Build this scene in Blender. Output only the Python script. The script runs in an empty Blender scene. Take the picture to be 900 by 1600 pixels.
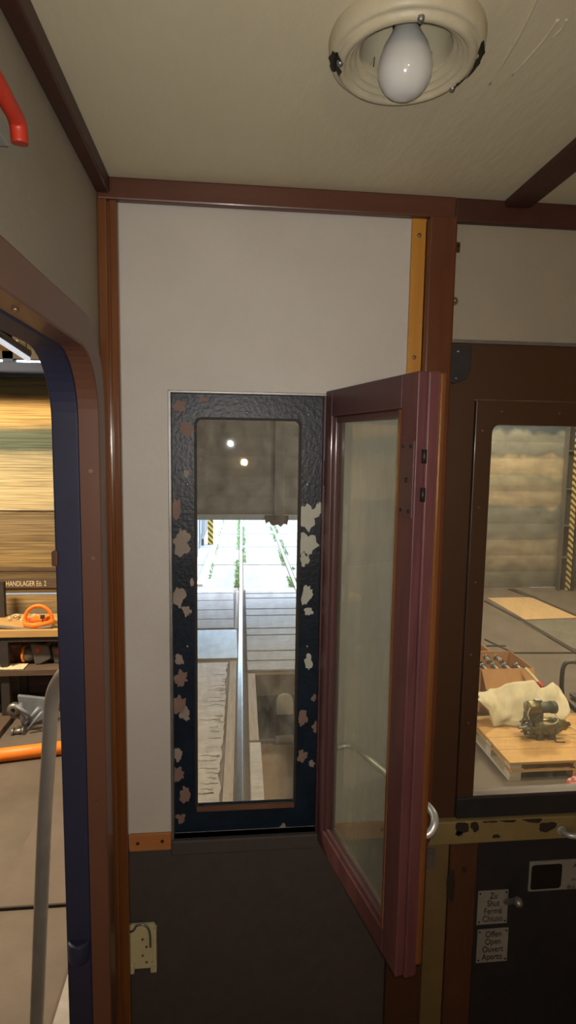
import bpy, bmesh, math, random
from mathutils import Vector, Matrix, noise
random.seed(7)
S = bpy.context.scene
COL = S.collection
PI = math.pi

# ------------------------------------------------------------------ camera (measured from the photograph)
F, YAW, PIT, ROL = 909.05, .101132, .1105, -.014642
EYE = Vector((0, 0, 2.6))
def cam_axes():
    cy, sy, cp, sp, cr, sr = math.cos(YAW), math.sin(YAW), math.cos(PIT), math.sin(PIT), math.cos(ROL), math.sin(ROL)
    fwd = Vector((sy*cp, cy*cp, -sp)); right = Vector((cy, -sy, 0)); down = fwd.cross(right)
    return cr*right + sr*down, -sr*right + cr*down, fwd
AR, AD, AF = cam_axes()
def ray(u, v): return AR*((u-450)/F) + AD*((v-800)/F) + AF
def Yp(u, v, Y):                       # point of the plane Y seen at a photo pixel
    d = ray(u, v); return EYE + d*(Y/d.y)
def Zp(u, v, Z=0.0):
    d = ray(u, v); return EYE + d*((Z-EYE.z)/d.z)
def Xp(u, v, X):
    d = ray(u, v); return EYE + d*(X/d.x)
cam = bpy.data.cameras.new('camera'); co = bpy.data.objects.new('camera', cam); COL.objects.link(co)
cam.sensor_fit = 'VERTICAL'; cam.sensor_height = 36; cam.lens = F*36/1600; cam.clip_start = .01; cam.clip_end = 300
m3 = Matrix((AR, -AD, -AF)).transposed()
co.matrix_world = Matrix.Translation(EYE) @ m3.to_4x4()
S.camera = co

# ------------------------------------------------------------------ materials
def lin(h):
    if isinstance(h, str):
        c = [int(h[i:i+2], 16)/255 for i in (0, 2, 4)]
        return tuple(x/12.92 if x <= .04045 else ((x+.055)/1.055)**2.4 for x in c) + (1,)
    return tuple(h) + (1,)
def mat(name, col, col2=None, rough=.6, metal=0, scale=8, amt=.5, stretch=(1, 1, 1), bump=0, bscale=None, coat=0, spec=.5, sharp=None, detail=6):
    """paint/wood/metal: two colours mixed by a noise in object space, optional bump"""
    m = bpy.data.materials.new(name); m.use_nodes = True
    nt = m.node_tree; N = nt.nodes; L = nt.links
    b = N['Principled BSDF']
    b.inputs['Roughness'].default_value = rough; b.inputs['Metallic'].default_value = metal
    b.inputs['Coat Weight'].default_value = coat; b.inputs['Coat Roughness'].default_value = .12
    b.inputs['Specular IOR Level'].default_value = spec
    tc = N.new('ShaderNodeTexCoord'); mp = N.new('ShaderNodeMapping'); mp.inputs['Scale'].default_value = stretch
    L.new(tc.outputs['Object'], mp.inputs['Vector'])
    if col2 is None: b.inputs['Base Color'].default_value = lin(col)
    else:
        nz = N.new('ShaderNodeTexNoise'); nz.inputs['Scale'].default_value = scale; nz.inputs['Detail'].default_value = detail; nz.inputs['Roughness'].default_value = .62
        L.new(mp.outputs['Vector'], nz.inputs['Vector'])
        r = N.new('ShaderNodeValToRGB')
        lo, hi = sharp if sharp else (.5-amt/2, .5+amt/2)
        r.color_ramp.elements[0].position = max(0, lo); r.color_ramp.elements[0].color = lin(col)
        r.color_ramp.elements[1].position = min(1, hi); r.color_ramp.elements[1].color = lin(col2)
        L.new(nz.outputs['Fac'], r.inputs['Fac']); L.new(r.outputs['Color'], b.inputs['Base Color'])
    if bump:
        n2 = N.new('ShaderNodeTexNoise'); n2.inputs['Scale'].default_value = bscale or scale*3; n2.inputs['Detail'].default_value = 5
        L.new(mp.outputs['Vector'], n2.inputs['Vector'])
        bp = N.new('ShaderNodeBump'); bp.inputs['Strength'].default_value = bump; bp.inputs['Distance'].default_value = .004
        L.new(n2.outputs['Fac'], bp.inputs['Height']); L.new(bp.outputs['Normal'], b.inputs['Normal'])
    return m
def bands(name, stops, zlo, zhi, rough=.6, grain=.25, gscale=(.9, 1, 55), bump=.3, wob=.12):
    """boards or sheet with horizontal bands of differing colour, plus a streaky grain along X"""
    m = bpy.data.materials.new(name); m.use_nodes = True
    nt = m.node_tree; N = nt.nodes; L = nt.links; b = N['Principled BSDF']; b.inputs['Roughness'].default_value = rough
    tc = N.new('ShaderNodeTexCoord'); sp = N.new('ShaderNodeSeparateXYZ'); L.new(tc.outputs['Object'], sp.inputs[0])
    nz = N.new('ShaderNodeTexNoise'); nz.inputs['Scale'].default_value = 2.2; nz.inputs['Detail'].default_value = 5
    L.new(tc.outputs['Object'], nz.inputs['Vector'])
    mr = N.new('ShaderNodeMapRange'); mr.inputs['From Min'].default_value = zlo; mr.inputs['From Max'].default_value = zhi
    ad = N.new('ShaderNodeMath'); ad.operation = 'MULTIPLY_ADD'; ad.inputs[1].default_value = wob; L.new(nz.outputs['Fac'], ad.inputs[0]); L.new(sp.outputs['Z'], ad.inputs[2])
    sb = N.new('ShaderNodeMath'); sb.operation = 'SUBTRACT'; sb.inputs[1].default_value = wob/2; L.new(ad.outputs[0], sb.inputs[0])
    L.new(sb.outputs[0], mr.inputs['Value'])
    r = N.new('ShaderNodeValToRGB'); e = r.color_ramp.elements
    while len(e) > 1: e.remove(e[-1])
    e[0].position = stops[0][0]; e[0].color = lin(stops[0][1])
    for p, c in stops[1:]:
        k = e.new(p); k.color = lin(c)
    L.new(mr.outputs[0], r.inputs['Fac'])
    mp = N.new('ShaderNodeMapping'); mp.inputs['Scale'].default_value = gscale; L.new(tc.outputs['Object'], mp.inputs['Vector'])
    g = N.new('ShaderNodeTexNoise'); g.inputs['Scale'].default_value = 2; g.inputs['Detail'].default_value = 6; L.new(mp.outputs[0], g.inputs['Vector'])
    gr = N.new('ShaderNodeMapRange'); gr.inputs['From Min'].default_value = .3; gr.inputs['From Max'].default_value = .7
    gr.inputs['To Min'].default_value = 1-grain*1.6; gr.inputs['To Max'].default_value = 1+grain*.5; L.new(g.outputs['Fac'], gr.inputs['Value'])
    mx = N.new('ShaderNodeVectorMath'); mx.operation = 'SCALE'; L.new(r.outputs['Color'], mx.inputs[0]); L.new(gr.outputs[0], mx.inputs['Scale'])
    L.new(mx.outputs[0], b.inputs['Base Color'])
    bp = N.new('ShaderNodeBump'); bp.inputs['Strength'].default_value = bump; bp.inputs['Distance'].default_value = .01
    L.new(g.outputs['Fac'], bp.inputs['Height']); L.new(bp.outputs['Normal'], b.inputs['Normal'])
    return m
def glass(name, dirt=.12, tint='F0F4EF', dcol='B9B4A4', scale=14, refl=1.5, streak=(1, 1, .35)):
    """thin pane: clear transmission + Fresnel reflection + a film of dust in specks and streaks"""
    m = bpy.data.materials.new(name); m.use_nodes = True
    nt = m.node_tree; N = nt.nodes; L = nt.links; N.remove(N['Principled BSDF']); out = N['Material Output']
    tr = N.new('ShaderNodeBsdfTransparent'); tr.inputs['Color'].default_value = lin(tint)
    gl = N.new('ShaderNodeBsdfGlossy'); gl.inputs['Roughness'].default_value = .02
    ge = N.new('ShaderNodeNewGeometry'); dt = N.new('ShaderNodeVectorMath'); dt.operation = 'DOT_PRODUCT'
    L.new(ge.outputs['Normal'], dt.inputs[0]); L.new(ge.outputs['Incoming'], dt.inputs[1])
    def math_(op, a, v):
        k = N.new('ShaderNodeMath'); k.operation = op; L.new(a, k.inputs[0])
        if v is not None: k.inputs[1].default_value = v
        return k
    ab = math_('ABSOLUTE', dt.outputs['Value'], None); om = N.new('ShaderNodeMath'); om.operation = 'SUBTRACT'; om.inputs[0].default_value = 1; L.new(ab.outputs[0], om.inputs[1])
    f0 = ((refl-1)/(refl+1))**2
    pw = math_('POWER', om.outputs[0], 5); sc_ = math_('MULTIPLY', pw.outputs[0], 1-f0); fr = math_('ADD', sc_.outputs[0], f0)
    m1 = N.new('ShaderNodeMixShader'); L.new(fr.outputs[0], m1.inputs[0]); L.new(tr.outputs[0], m1.inputs[1]); L.new(gl.outputs[0], m1.inputs[2])
    df = N.new('ShaderNodeBsdfDiffuse'); df.inputs['Color'].default_value = lin(dcol)
    tl = N.new('ShaderNodeBsdfTranslucent'); tl.inputs['Color'].default_value = lin(dcol)
    md = N.new('ShaderNodeMixShader'); md.inputs[0].default_value = .5; L.new(df.outputs[0], md.inputs[1]); L.new(tl.outputs[0], md.inputs[2])
    tc = N.new('ShaderNodeTexCoord'); mp = N.new('ShaderNodeMapping'); mp.inputs['Scale'].default_value = streak; L.new(tc.outputs['Object'], mp.inputs['Vector'])
    n1 = N.new('ShaderNodeTexNoise'); n1.inputs['Scale'].default_value = scale; n1.inputs['Detail'].default_value = 8; n1.inputs['Roughness'].default_value = .7; L.new(mp.outputs[0], n1.inputs['Vector'])
    mr = N.new('ShaderNodeMapRange'); mr.inputs['From Min'].default_value = .35; mr.inputs['From Max'].default_value = .75
    mr.inputs['To Min'].default_value = dirt*.45; mr.inputs['To Max'].default_value = dirt*2.2; L.new(n1.outputs['Fac'], mr.inputs['Value'])
    m2 = N.new('ShaderNodeMixShader'); L.new(mr.outputs[0], m2.inputs[0]); L.new(m1.outputs[0], m2.inputs[1]); L.new(md.outputs[0], m2.inputs[2])
    clr = N.new('ShaderNodeBsdfTransparent'); m4 = N.new('ShaderNodeMixShader')     # the inner side of each face adds nothing
    L.new(ge.outputs['Backfacing'], m4.inputs[0]); L.new(m2.outputs[0], m4.inputs[1]); L.new(clr.outputs[0], m4.inputs[2])
    L.new(m4.outputs[0], out.inputs['Surface'])
    return m
def stripes(name, c1, c2, freq):
    m = bpy.data.materials.new(name); m.use_nodes = True
    nt = m.node_tree; N = nt.nodes; L = nt.links; b = N['Principled BSDF']; b.inputs['Roughness'].default_value = .6
    tc = N.new('ShaderNodeTexCoord'); sp = N.new('ShaderNodeSeparateXYZ'); L.new(tc.outputs['Object'], sp.inputs[0])
    a = N.new('ShaderNodeMath'); a.operation = 'ADD'; L.new(sp.outputs['X'], a.inputs[0]); L.new(sp.outputs['Z'], a.inputs[1])
    k = N.new('ShaderNodeMath'); k.operation = 'MULTIPLY'; k.inputs[1].default_value = freq; L.new(a.outputs[0], k.inputs[0])
    f = N.new('ShaderNodeMath'); f.operation = 'FRACT'; L.new(k.outputs[0], f.inputs[0])
    g = N.new('ShaderNodeMath'); g.operation = 'GREATER_THAN'; g.inputs[1].default_value = .5; L.new(f.outputs[0], g.inputs[0])
    mx = N.new('ShaderNodeMix'); mx.data_type = 'RGBA'; mx.inputs[6].default_value = lin(c1); mx.inputs[7].default_value = lin(c2)
    L.new(g.outputs[0], mx.inputs[0]); L.new(mx.outputs[2], b.inputs['Base Color'])
    return m
def emit(name, col, st):
    m = bpy.data.materials.new(name); m.use_nodes = True
    b = m.node_tree.nodes['Principled BSDF']; b.inputs['Base Color'].default_value = lin(col)
    b.inputs['Emission Color'].default_value = lin(col); b.inputs['Emission Strength'].default_value = st
    return m

def PZ(v): return Yp(40, v, 6.1).z/3.35
M = dict(
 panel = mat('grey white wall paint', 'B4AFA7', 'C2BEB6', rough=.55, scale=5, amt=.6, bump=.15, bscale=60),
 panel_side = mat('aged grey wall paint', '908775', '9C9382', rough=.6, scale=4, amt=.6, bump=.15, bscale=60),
 ceiling = mat('yellowed ceiling cloth paint', 'CBC1A2', 'D3C9AC', rough=.6, scale=3, amt=.7, stretch=(3, 1, 1), bump=.25, bscale=22),
 mahog = mat('dark red brown varnished wood', '4C2816', '683A22', rough=.36, scale=3, amt=.5, stretch=(12, 12, 1), coat=.35),
 mahog_h = mat('dark red brown varnished beam', '4A281C', '603626', rough=.4, scale=3, amt=.5, stretch=(1, 12, 12), coat=.3),
 mahog_y = mat('dark brown ceiling batten', '361A13', '462219', rough=.5, scale=3, amt=.5, stretch=(12, 1, 12), coat=.1),
 varnish = mat('orange brown varnish', '5C351B', '7C4C27', rough=.25, scale=4, amt=.6, stretch=(14, 14, 1), coat=.6),
 honey = mat('honey coloured bare wood', 'A87022', 'C48A33', rough=.5, scale=4, amt=.6, stretch=(16, 16, 1), coat=.1),
 honey_low = mat('orange wood skirting', '9A5E30', 'B07440', rough=.5, scale=4, amt=.6, stretch=(1, 16, 16)),
 casing = mat('red brown gloss paint', '63402F', '6E4838', rough=.45, scale=5, amt=.6, coat=.12),
 navy = mat('navy blue paint', '20223A', '2A2D4A', rough=.6, scale=6, amt=.6, bump=.1),
 maroon = mat('maroon gloss paint', '4B2E30', '573839', rough=.48, scale=6, amt=.6, stretch=(4, 4, 1), coat=.1),
 maroon_worn = mat('maroon paint worn at the edge', '4A282D', '643B39', rough=.5, scale=9, amt=.4, stretch=(6, 6, .6), coat=.1),
 blackp = mat('crackled black paint', '0C1620', '172635', rough=.38, scale=22, amt=.5, bump=.2, bscale=130, spec=.3),
 primer = mat('bare primer under peeled paint', '7F7268', '95897C', rough=.7, scale=30, amt=.5),
 primer_p = mat('pinkish primer under peeled paint', '6F5850', '846A5F', rough=.7, scale=30, amt=.5),
 flake = mat('pale filler under peeled paint', 'A9AA9C', 'B9BAAB', rough=.7, scale=30, amt=.5),
 lower = mat('dark grey linoleum', '393433', '443E3C', rough=.7, scale=40, amt=.6, bump=.1, bscale=200),
 brown = mat('dark brown paint', '3F2818', '462D1C', rough=.45, scale=5, amt=.6, coat=.1),
 olive = mat('worn olive paint', '5C4B2D', '6E5C3A', rough=.6, scale=7, amt=.5),
 olive_pale = mat('chipped cream olive paint', '736340', '86764C', rough=.6, scale=12, amt=.5),
 chip = mat('dark metal under chipped paint', '1E1712', '2C2118', rough=.7, scale=20, amt=.5),
 woodpost = mat('brown stained post', '44291B', '513220', rough=.5, scale=5, amt=.6, stretch=(12, 12, 1)),
 black = mat('black panel paint', '1F1E21', '28272A', rough=.5, scale=30, amt=.5),
 alu = mat('brushed aluminium', 'B4B4B2', 'CCCCCA', rough=.36, metal=.55, scale=30, amt=.5, stretch=(1, 1, 1)),
 steel = mat('worn grey steel', '7C7B78', '999794', rough=.45, metal=.8, scale=20, amt=.6),
 galv = mat('grey galvanised tube', '8A857E', 'A39D95', rough=.5, metal=.2, scale=16, amt=.6),
 screw = mat('screw metal', '6E5A48', '8A7560', rough=.45, metal=.7, scale=60),
 darkmetal = mat('dark metal', '1C1916', '2A2622', rough=.5, metal=.4, scale=30),
 lampcream = mat('flaking cream enamel', 'B4AA8E', 'C3BA9E', rough=.45, scale=18, amt=.6, bump=.5, bscale=40),
 lampblack = mat('black metal where enamel fell off', '17140F', '26221A', rough=.6, scale=30),
 opal = mat('opal white bulb glass', 'C9C9C4', 'D2D2CC', rough=.12, scale=9, amt=.6, coat=.3, spec=.6),
 plate = mat('engraved grey sign plate', '8C8A84', '9A9892', rough=.45, metal=.3, scale=20),
 ink = mat('black sign lettering', '17161A', rough=.6),
 chalk = mat('white painted lettering', 'D8C9A0', rough=.8),
 creamiron = mat('cream painted iron', 'B6AE84', 'C6BF98', rough=.45, scale=30, amt=.5),
 red = mat('signal red plastic', 'B8321F', 'C23A25', rough=.45, scale=10),
 orange = mat('orange plastic', 'E8791A', 'EE8423', rough=.5, scale=8),
 concrete = mat('dusty shed concrete', '50463C', '6A5E52', rough=.8, scale=2.2, amt=.55, bump=.6, bscale=14, detail=10),
 rough_conc = mat('broken rough concrete', '77706A', '98918A', rough=.6, scale=3, amt=.5, bump=1.0, bscale=9, stretch=(1, 3, 1), detail=10),
 darkgap = mat('dirt in the joints', '2B2520', '3A322B', rough=.9, scale=30),
 crackdirt = mat('grey brown dirt in broken concrete', '48413A', '575048', rough=.9, scale=30),
 slab = mat('outdoor concrete slabs', '5E5D5A', '6E6D69', rough=.85, scale=3, amt=.5, bump=.4, bscale=20),
 grass = mat('short green grass', '3F6A24', '628A38', rough=.9, scale=40),
 sleeper = mat('grey weathered timber', '55514F', '95918D', rough=.7, scale=4, amt=.6, stretch=(1.2, 14, 14), bump=.7, bscale=6),
 checker = mat('galvanised tread plate', '7E7F80', '979899', rough=.5, metal=.4, scale=6, amt=.5, bump=.8, bscale=90),
 railsteel = mat('polished rail steel', '8E8C8A', 'A5A4A2', rough=.28, metal=1, scale=20, stretch=(20, 1, 1)),
 railrust = mat('rusty rail web', '4A3A2E', '5E4A3A', rough=.8, scale=30),
 timberflange = mat('brown timber beside the rail', '6E645C', '8A8078', rough=.8, scale=3, amt=.5, stretch=(12, 1, 1), bump=.5),
 pitwall = mat('dark pit wall', '161619', '202024', rough=.8, scale=9, amt=.6, stretch=(3, 1, .4), bump=.4),
 pitfloor = mat('brown pit floor', '7A6651', '90795F', rough=.85, scale=5, amt=.6, bump=.3),
 niche = mat('pale plaster niche', '7F776C', '948C80', rough=.8, scale=12),
 gatewhite = mat('white painted kerb', 'D4D6D8', 'E0E2E4', rough=.7, scale=10),
 gategrey = mat('blue grey sheet steel', '7E8A96', '8D98A3', rough=.5, scale=5),
 bluebeam = mat('dark blue grey beam', '2A3348', '35405A', rough=.6, scale=6),
 roof = mat('shed roof boards', '5B5040', '6E6150', rough=.8, scale=3, amt=.5, stretch=(1, 10, 1)),
 beigepanel = mat('beige ceiling board', '9C8560', 'AE9670', rough=.7, scale=4),
 shedwall = mat('shed plaster', '7A6B58', '8C7C67', rough=.85, scale=2, amt=.5, bump=.3),
 shelfwood = mat('pale shelf plank', 'B08A52', 'C39C62', rough=.7, scale=4, stretch=(1, 14, 14)),
 shelfdark = mat('dirty brown shelf plank', '4A3B30', '62503F', rough=.8, scale=6, stretch=(1, 8, 8)),
 upright = mat('dark shelf steel', '2A2624', '38332F', rough=.6, scale=10),
 lantern = mat('sooty grey lantern paint', '4E4A45', '66615A', rough=.5, scale=9, amt=.6),
 rag = mat('cream rag cloth', 'C7B48C', 'DCCBA4', rough=.95, scale=20),
 hose = mat('grey rubber hose', '5E574E', '6E665B', rough=.6, scale=20),
 rust = mat('rusty brown iron', '5A3B28', '74503A', rough=.8, scale=16),
 bluegrey = mat('blue grey machine paint', '6A7078', '858B93', rough=.5, scale=12, metal=.2),
 pine = mat('pallet pine', 'B58A50', 'CDA265', rough=.75, scale=3, amt=.6, stretch=(1.5, 10, 10)),
 pine_lit = mat('pallet pine in lit tone', 'B5ABA0', 'C8BFB2', rough=.8, scale=3, amt=.6, stretch=(10, 1.5, 10)),  # paler tone puts the bluish light on the left side into the colour
 cardboard = mat('brown cardboard', 'A5764A', 'B58555', rough=.85, scale=4),
 tarp = mat('cream tarpaulin', 'BDB090', 'D0C4A6', rough=.85, scale=5, bump=.4, bscale=12),
 brass = mat('brassy machine housing', '6A6040', '857A52', rough=.38, metal=.6, scale=9),
 greengrey = mat('green grey motor paint', '3F4238', '565A4C', rough=.5, metal=.2, scale=12),
 blacktube = mat('black painted tube', '2A2A2C', '37373A', rough=.45, scale=12),
 grey_sheet = mat('dull grey floor sheet', '5A564C', '6E695D', rough=.7, scale=4, bump=.2),
 mat_board = mat('tan floor board', 'A98B62', 'B99A6F', rough=.8, scale=4, stretch=(3, 1, 1)),
 redrag = mat('red and white packaging', 'B5534A', 'D8C8C0', rough=.8, scale=14, sharp=(.48, .54)),
 tube = emit('fluorescent tube glow', 'C8D2E0', .7),
 bulbglow = emit('warm bulb glow', 'FFD294', 1500.0),
 hazard = stripes('black and yellow hazard stripes', '1B1914', 'D8B22A', 7.0),
 hazard_pale = stripes('dusty hazard stripes', '3B342A', 'C9AE62', 9.0),
 pane_front = glass('dirty front pane', .16, scale=34, dcol='B4B4AE', streak=(1, 1, .5)),
 pane_casement = glass('clean greenish casement pane', .23, tint='F6F8F2', dcol='C6C9B4', scale=5, refl=1.55),
 pane_right = glass('dusty side pane', .13, scale=26),
 planks = bands('plank wall in colour bands', [(0, '6E6068'), (.20, '80726C'), (.30, 'AA9060'), (PZ(935), 'B89C66'), (PZ(926), '6E5A3A'), (PZ(905), '7A6644'), (PZ(888), '6A5638'), (PZ(884), 'A08656'), (PZ(845), '8E7850'), (PZ(815), '9A8460'), (PZ(800), '7E6C48'), (PZ(795), 'DCC898'), (PZ(745), 'CDBA8C'), (PZ(715), 'BFB088'), (PZ(700), '5E6A54'), (PZ(675), '6C745C'), (PZ(660), 'EBC072'), (PZ(635), 'D9AC5E'), (PZ(618), '58563C'), (1, '4A4A3A')], 0, 3.35, grain=.4),  # board colour changes in horizontal bands with height
 gate = bands('dusty rolling door', [(0, '756452'), (.03, '545250'), (.06, '66676A'), (.3, '64676B'), (.5, '6B6D70'), (.6, '857C6C'), (1, '6C675E')], 1.3, 4.6, grain=.2, gscale=(2, 1, 4)),
 gate_r = bands('rolling door in colour bands', [(0, '6E6A60'), (.10, '6B675E'), (.14, '857A68'), (.28, '8F836F'), (.33, '74726A'), (.50, '6F7068'), (.525, '9A8C74'), (.62, '8F836F'), (.70, '84806F'), (.73, 'A4957A'), (.83, 'A4957A'), (.845, '75756C'), (.97, '84847A'), (1, '45505A')], 0, 3.0, grain=.2, gscale=(1.5, 1, 3), wob=.45),  # grey and tan bands alternate with height
)

# ------------------------------------------------------------------ mesh helpers
class MB:
    def __init__(s): s.b = bmesh.new()
    def mark(s): s.b.verts.ensure_lookup_table(); return len(s.b.verts)
    def box(s, x0, x1, y0, y1, z0, z1, bev=0, rz=0, c=None, mi=0):
        r = bmesh.ops.create_cube(s.b, size=1)
        vs = r['verts']; ctr = Vector(((x0+x1)/2, (y0+y1)/2, (z0+z1)/2))
        for v in vs: v.co = Vector((v.co.x*(x1-x0), v.co.y*(y1-y0), v.co.z*(z1-z0))) + ctr
        fs = {f for v in vs for f in v.link_faces}
        if bev:
            es = list({e for v in vs for e in v.link_edges})
            rr = bmesh.ops.bevel(s.b, geom=es, offset=bev, segments=2, affect='EDGES', profile=.6)
            vs = list({v for f in rr['faces'] for v in f.verts}); fs = {f for v in vs for f in v.link_faces}
        for f in fs: f.material_index = mi
        if rz:
            bmesh.ops.rotate(s.b, verts=vs, cent=c or ctr, matrix=Matrix.Rotation(rz, 3, 'Z'))
        return vs
    def cyl(s, p, q, r, r2=None, n=20, caps=True, mi=0):
        p, q = Vector(p), Vector(q); r2 = r if r2 is None else r2
        d = (q-p); a = d.normalized(); t = a.orthogonal().normalized(); w = a.cross(t)
        A = [s.b.verts.new(p + (t*math.cos(2*PI*i/n) + w*math.sin(2*PI*i/n))*r) for i in range(n)]
        B = [s.b.verts.new(q + (t*math.cos(2*PI*i/n) + w*math.sin(2*PI*i/n))*r2) for i in range(n)]
        for i in range(n): f = s.b.faces.new((A[i], A[(i+1) % n], B[(i+1) % n], B[i])); f.smooth = True; f.material_index = mi
        if caps:
            s.b.faces.new(A[::-1]).material_index = mi; s.b.faces.new(B).material_index = mi
        return A+B
    def tube(s, pts, r, n=12, smooth=True, sub=6, mi=0):
        P = [Vector(p) for p in pts]
        if smooth and len(P) > 2:
            Q = []
            for i in range(len(P)-1):
                a, b, c, d = P[max(i-1, 0)], P[i], P[i+1], P[min(i+2, len(P)-1)]
                for k in range(sub):
                    t = k/sub
                    Q.append(.5*((2*b) + (c-a)*t + (2*a-5*b+4*c-d)*t*t + (3*b-a-3*c+d)*t**3))
            Q.append(P[-1]); P = Q
        ref = (P[1]-P[0]).normalized().orthogonal().normalized(); rings = []
        for i, p in enumerate(P):
            t = (P[min(i+1, len(P)-1)]-P[max(i-1, 0)]).normalized()
            ref = (ref - t*ref.dot(t)).normalized(); w = t.cross(ref)
            rr = r[min(i, len(r)-1)] if isinstance(r, (list, tuple)) else r
            rings.append([s.b.verts.new(p + (ref*math.cos(2*PI*k/n) + w*math.sin(2*PI*k/n))*rr) for k in range(n)])
        for A, B in zip(rings, rings[1:]):
            for k in range(n): f = s.b.faces.new((A[k], A[(k+1) % n], B[(k+1) % n], B[k])); f.smooth = True; f.material_index = mi
        s.b.faces.new(rings[0][::-1]).material_index = mi; s.b.faces.new(rings[-1]).material_index = mi
    def lathe(s, prof, c, axis='Z', n=40, mi=0, closed=False):
        c = Vector(c); rings = []
        def pt(r, h, a):
            x, y = r*math.cos(a), r*math.sin(a)
            return c + (Vector((x, y, h)) if axis == 'Z' else Vector((h, x, y)) if axis == 'X' else Vector((x, h, y)))
        for r, h in prof:
            if r < 1e-6: rings.append([s.b.verts.new(pt(0, h, 0))])
            else: rings.append([s.b.verts.new(pt(r, h, 2*PI*i/n)) for i in range(n)])
        for A, B in zip(rings, rings[1:]):
            for i in range(n):
                a, b = A[i % len(A)], A[(i+1) % len(A)]; d, e = B[i % len(B)], B[(i+1) % len(B)]
                vs = []
                for v in (a, b, e, d):
                    if v not in vs: vs.append(v)
                if len(vs) > 2:
                    f = s.b.faces.new(vs); f.smooth = True; f.material_index = mi
    def prism(s, pts, axis, a, b, holes=(), mi=0):
        """flat plate: outline pts (2-D) with holes, extruded from a to b along an axis"""
        def P(p, h):
            return Vector((h, p[0], p[1])) if axis == 'X' else Vector((p[0], h, p[1])) if axis == 'Y' else Vector((p[0], p[1], h))
        t = bmesh.new(); es = []
        for loop in [pts]+list(holes):
            vs = [t.verts.new(P(p, a)) for p in loop]
            es += [t.edges.new((vs[i], vs[(i+1) % len(vs)])) for i in range(len(vs))]
        bmesh.ops.triangle_fill(t, edges=es, use_beauty=True, use_dissolve=False)
        g = bmesh.ops.extrude_face_region(t, geom=list(t.faces))
        d = P((0, 0), b)-P((0, 0), a)
        bmesh.ops.translate(t, verts=[v for v in g['geom'] if isinstance(v, bmesh.types.BMVert)], vec=d)
        bmesh.ops.recalc_face_normals(t, faces=t.faces)
        mp = {v: s.b.verts.new(v.co) for v in t.verts}
        for f in t.faces: s.b.faces.new([mp[v] for v in f.verts]).material_index = mi
        out = list(mp.values()); t.free(); return out
    def build(s, name, m, parent=None, bevel=0, seg=2):
        bmesh.ops.recalc_face_normals(s.b, faces=s.b.faces)
        me = bpy.data.meshes.new(name); s.b.to_mesh(me); s.b.free()
        for k in (m if isinstance(m, (list, tuple)) else [m]): me.materials.append(k)
        o = bpy.data.objects.new(name, me); COL.objects.link(o)
        if parent is not None:
            o.parent = parent; o.matrix_parent_inverse = Matrix.Translation(-Vector(parent.location)) if parent.parent is None else Matrix.Identity(4)
        if bevel:
            bv = o.modifiers.new('bevel', 'BEVEL'); bv.width = bevel; bv.segments = seg; bv.limit_method = 'ANGLE'
        return o
def tag(o, label=None, cat=None, group=None, kind=None):
    if label and not kind: kind = 'thing'
    for k, v in (('label', label), ('category', cat), ('group', group), ('kind', kind)):
        if v: o[k] = v
    return o
def empty(name, loc, label=None, cat=None, group=None, kind=None):
    o = bpy.data.objects.new(name, None); COL.objects.link(o); o.location = loc; o.empty_display_size = .05
    return tag(o, label, cat, group, kind)
def rect(x0, x1, z0, z1): return [(x0, z0), (x1, z0), (x1, z1), (x0, z1)]
def rrect(x0, x1, z0, z1, r, n=6, corners=(1, 1, 1, 1)):
    out = []                                       # bl, br, tr, tl
    for (cx, cz, a0, on) in ((x0, z0, PI, corners[0]), (x1, z0, 1.5*PI, corners[1]), (x1, z1, 0, corners[2]), (x0, z1, .5*PI, corners[3])):
        if not on: out.append((cx, cz)); continue
        ox = cx + r if cx == x0 else cx - r; oz = cz + r if cz == z0 else cz - r
        for i in range(n+1):
            a = a0 + .5*PI*i/n; out.append((ox + r*math.cos(a), oz + r*math.sin(a)))
    return out
def text(body, loc, size, m, parent, rx=PI/2, rz=0, name='lettering', ext=.0002, sx=1, align='CENTER'):
    c = bpy.data.curves.new(name, 'FONT'); c.body = body; c.size = size; c.extrude = ext; c.align_x = align; c.align_y = 'CENTER'; c.space_line = .88
    c.materials.append(m); o = bpy.data.objects.new(name, c); COL.objects.link(o)
    o.rotation_euler = (rx, 0, rz); o.scale = (sx, 1, 1); o.location = Vector(loc)
    bpy.context.view_layer.update()
    me = bpy.data.meshes.new_from_object(o); me.name = name
    bpy.data.objects.remove(o); o = bpy.data.objects.new(name, me); COL.objects.link(o)
    if not me.materials: me.materials.append(m)
    o.rotation_euler = (rx, 0, rz); o.scale = (sx, 1, 1); o.location = Vector(loc)
    if parent is not None: o.location = Vector(loc)-Vector(parent.location); o.parent = parent
    return o
def screwheads(pts, r, m, parent, axis='Y', name='screw', h=.002):
    for p in pts:
        b = MB(); p = Vector(p); d = {'Y': Vector((0, -1, 0)), 'X': Vector((1, 0, 0)), 'Z': Vector((0, 0, -1))}[axis]
        b.lathe([(0, 0), (r, 0), (r*.9, h*.7), (r*.5, h), (0, h)], (0, 0, 0), 'Z', 12)
        rot = Vector((0, 0, 1)).rotation_difference(d).to_matrix()
        for v in b.b.verts: v.co = rot @ v.co + p
        b.build(name, m, parent)
def blob(cx, cz, r, n=11, seed=0, squash=1.0):
    rnd = random.Random(seed); q = [.45+.9*rnd.random() for _ in range(n)]
    q = [(q[k-1]*.6+q[k]+q[(k+1) % n]*.6)/2.2+.34*(rnd.random()-.5) for k in range(n)]
    return [(cx + r*q[i]*1.1*math.cos(2*PI*i/n), cz + r*squash*q[i]*1.1*math.sin(2*PI*i/n)) for i in range(n)]
def structure(b, name, m, parent=None, **k):
    o = b.build(name, m, parent, **k)
    if parent is None: o['kind'] = 'structure'
    return o

# ================================================================== THE CAB
YF = 1.15                                  # inner face of the front wall
XL = -.24                                  # inner face of the left wall
ZC = 3.08                                  # ceiling
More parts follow.
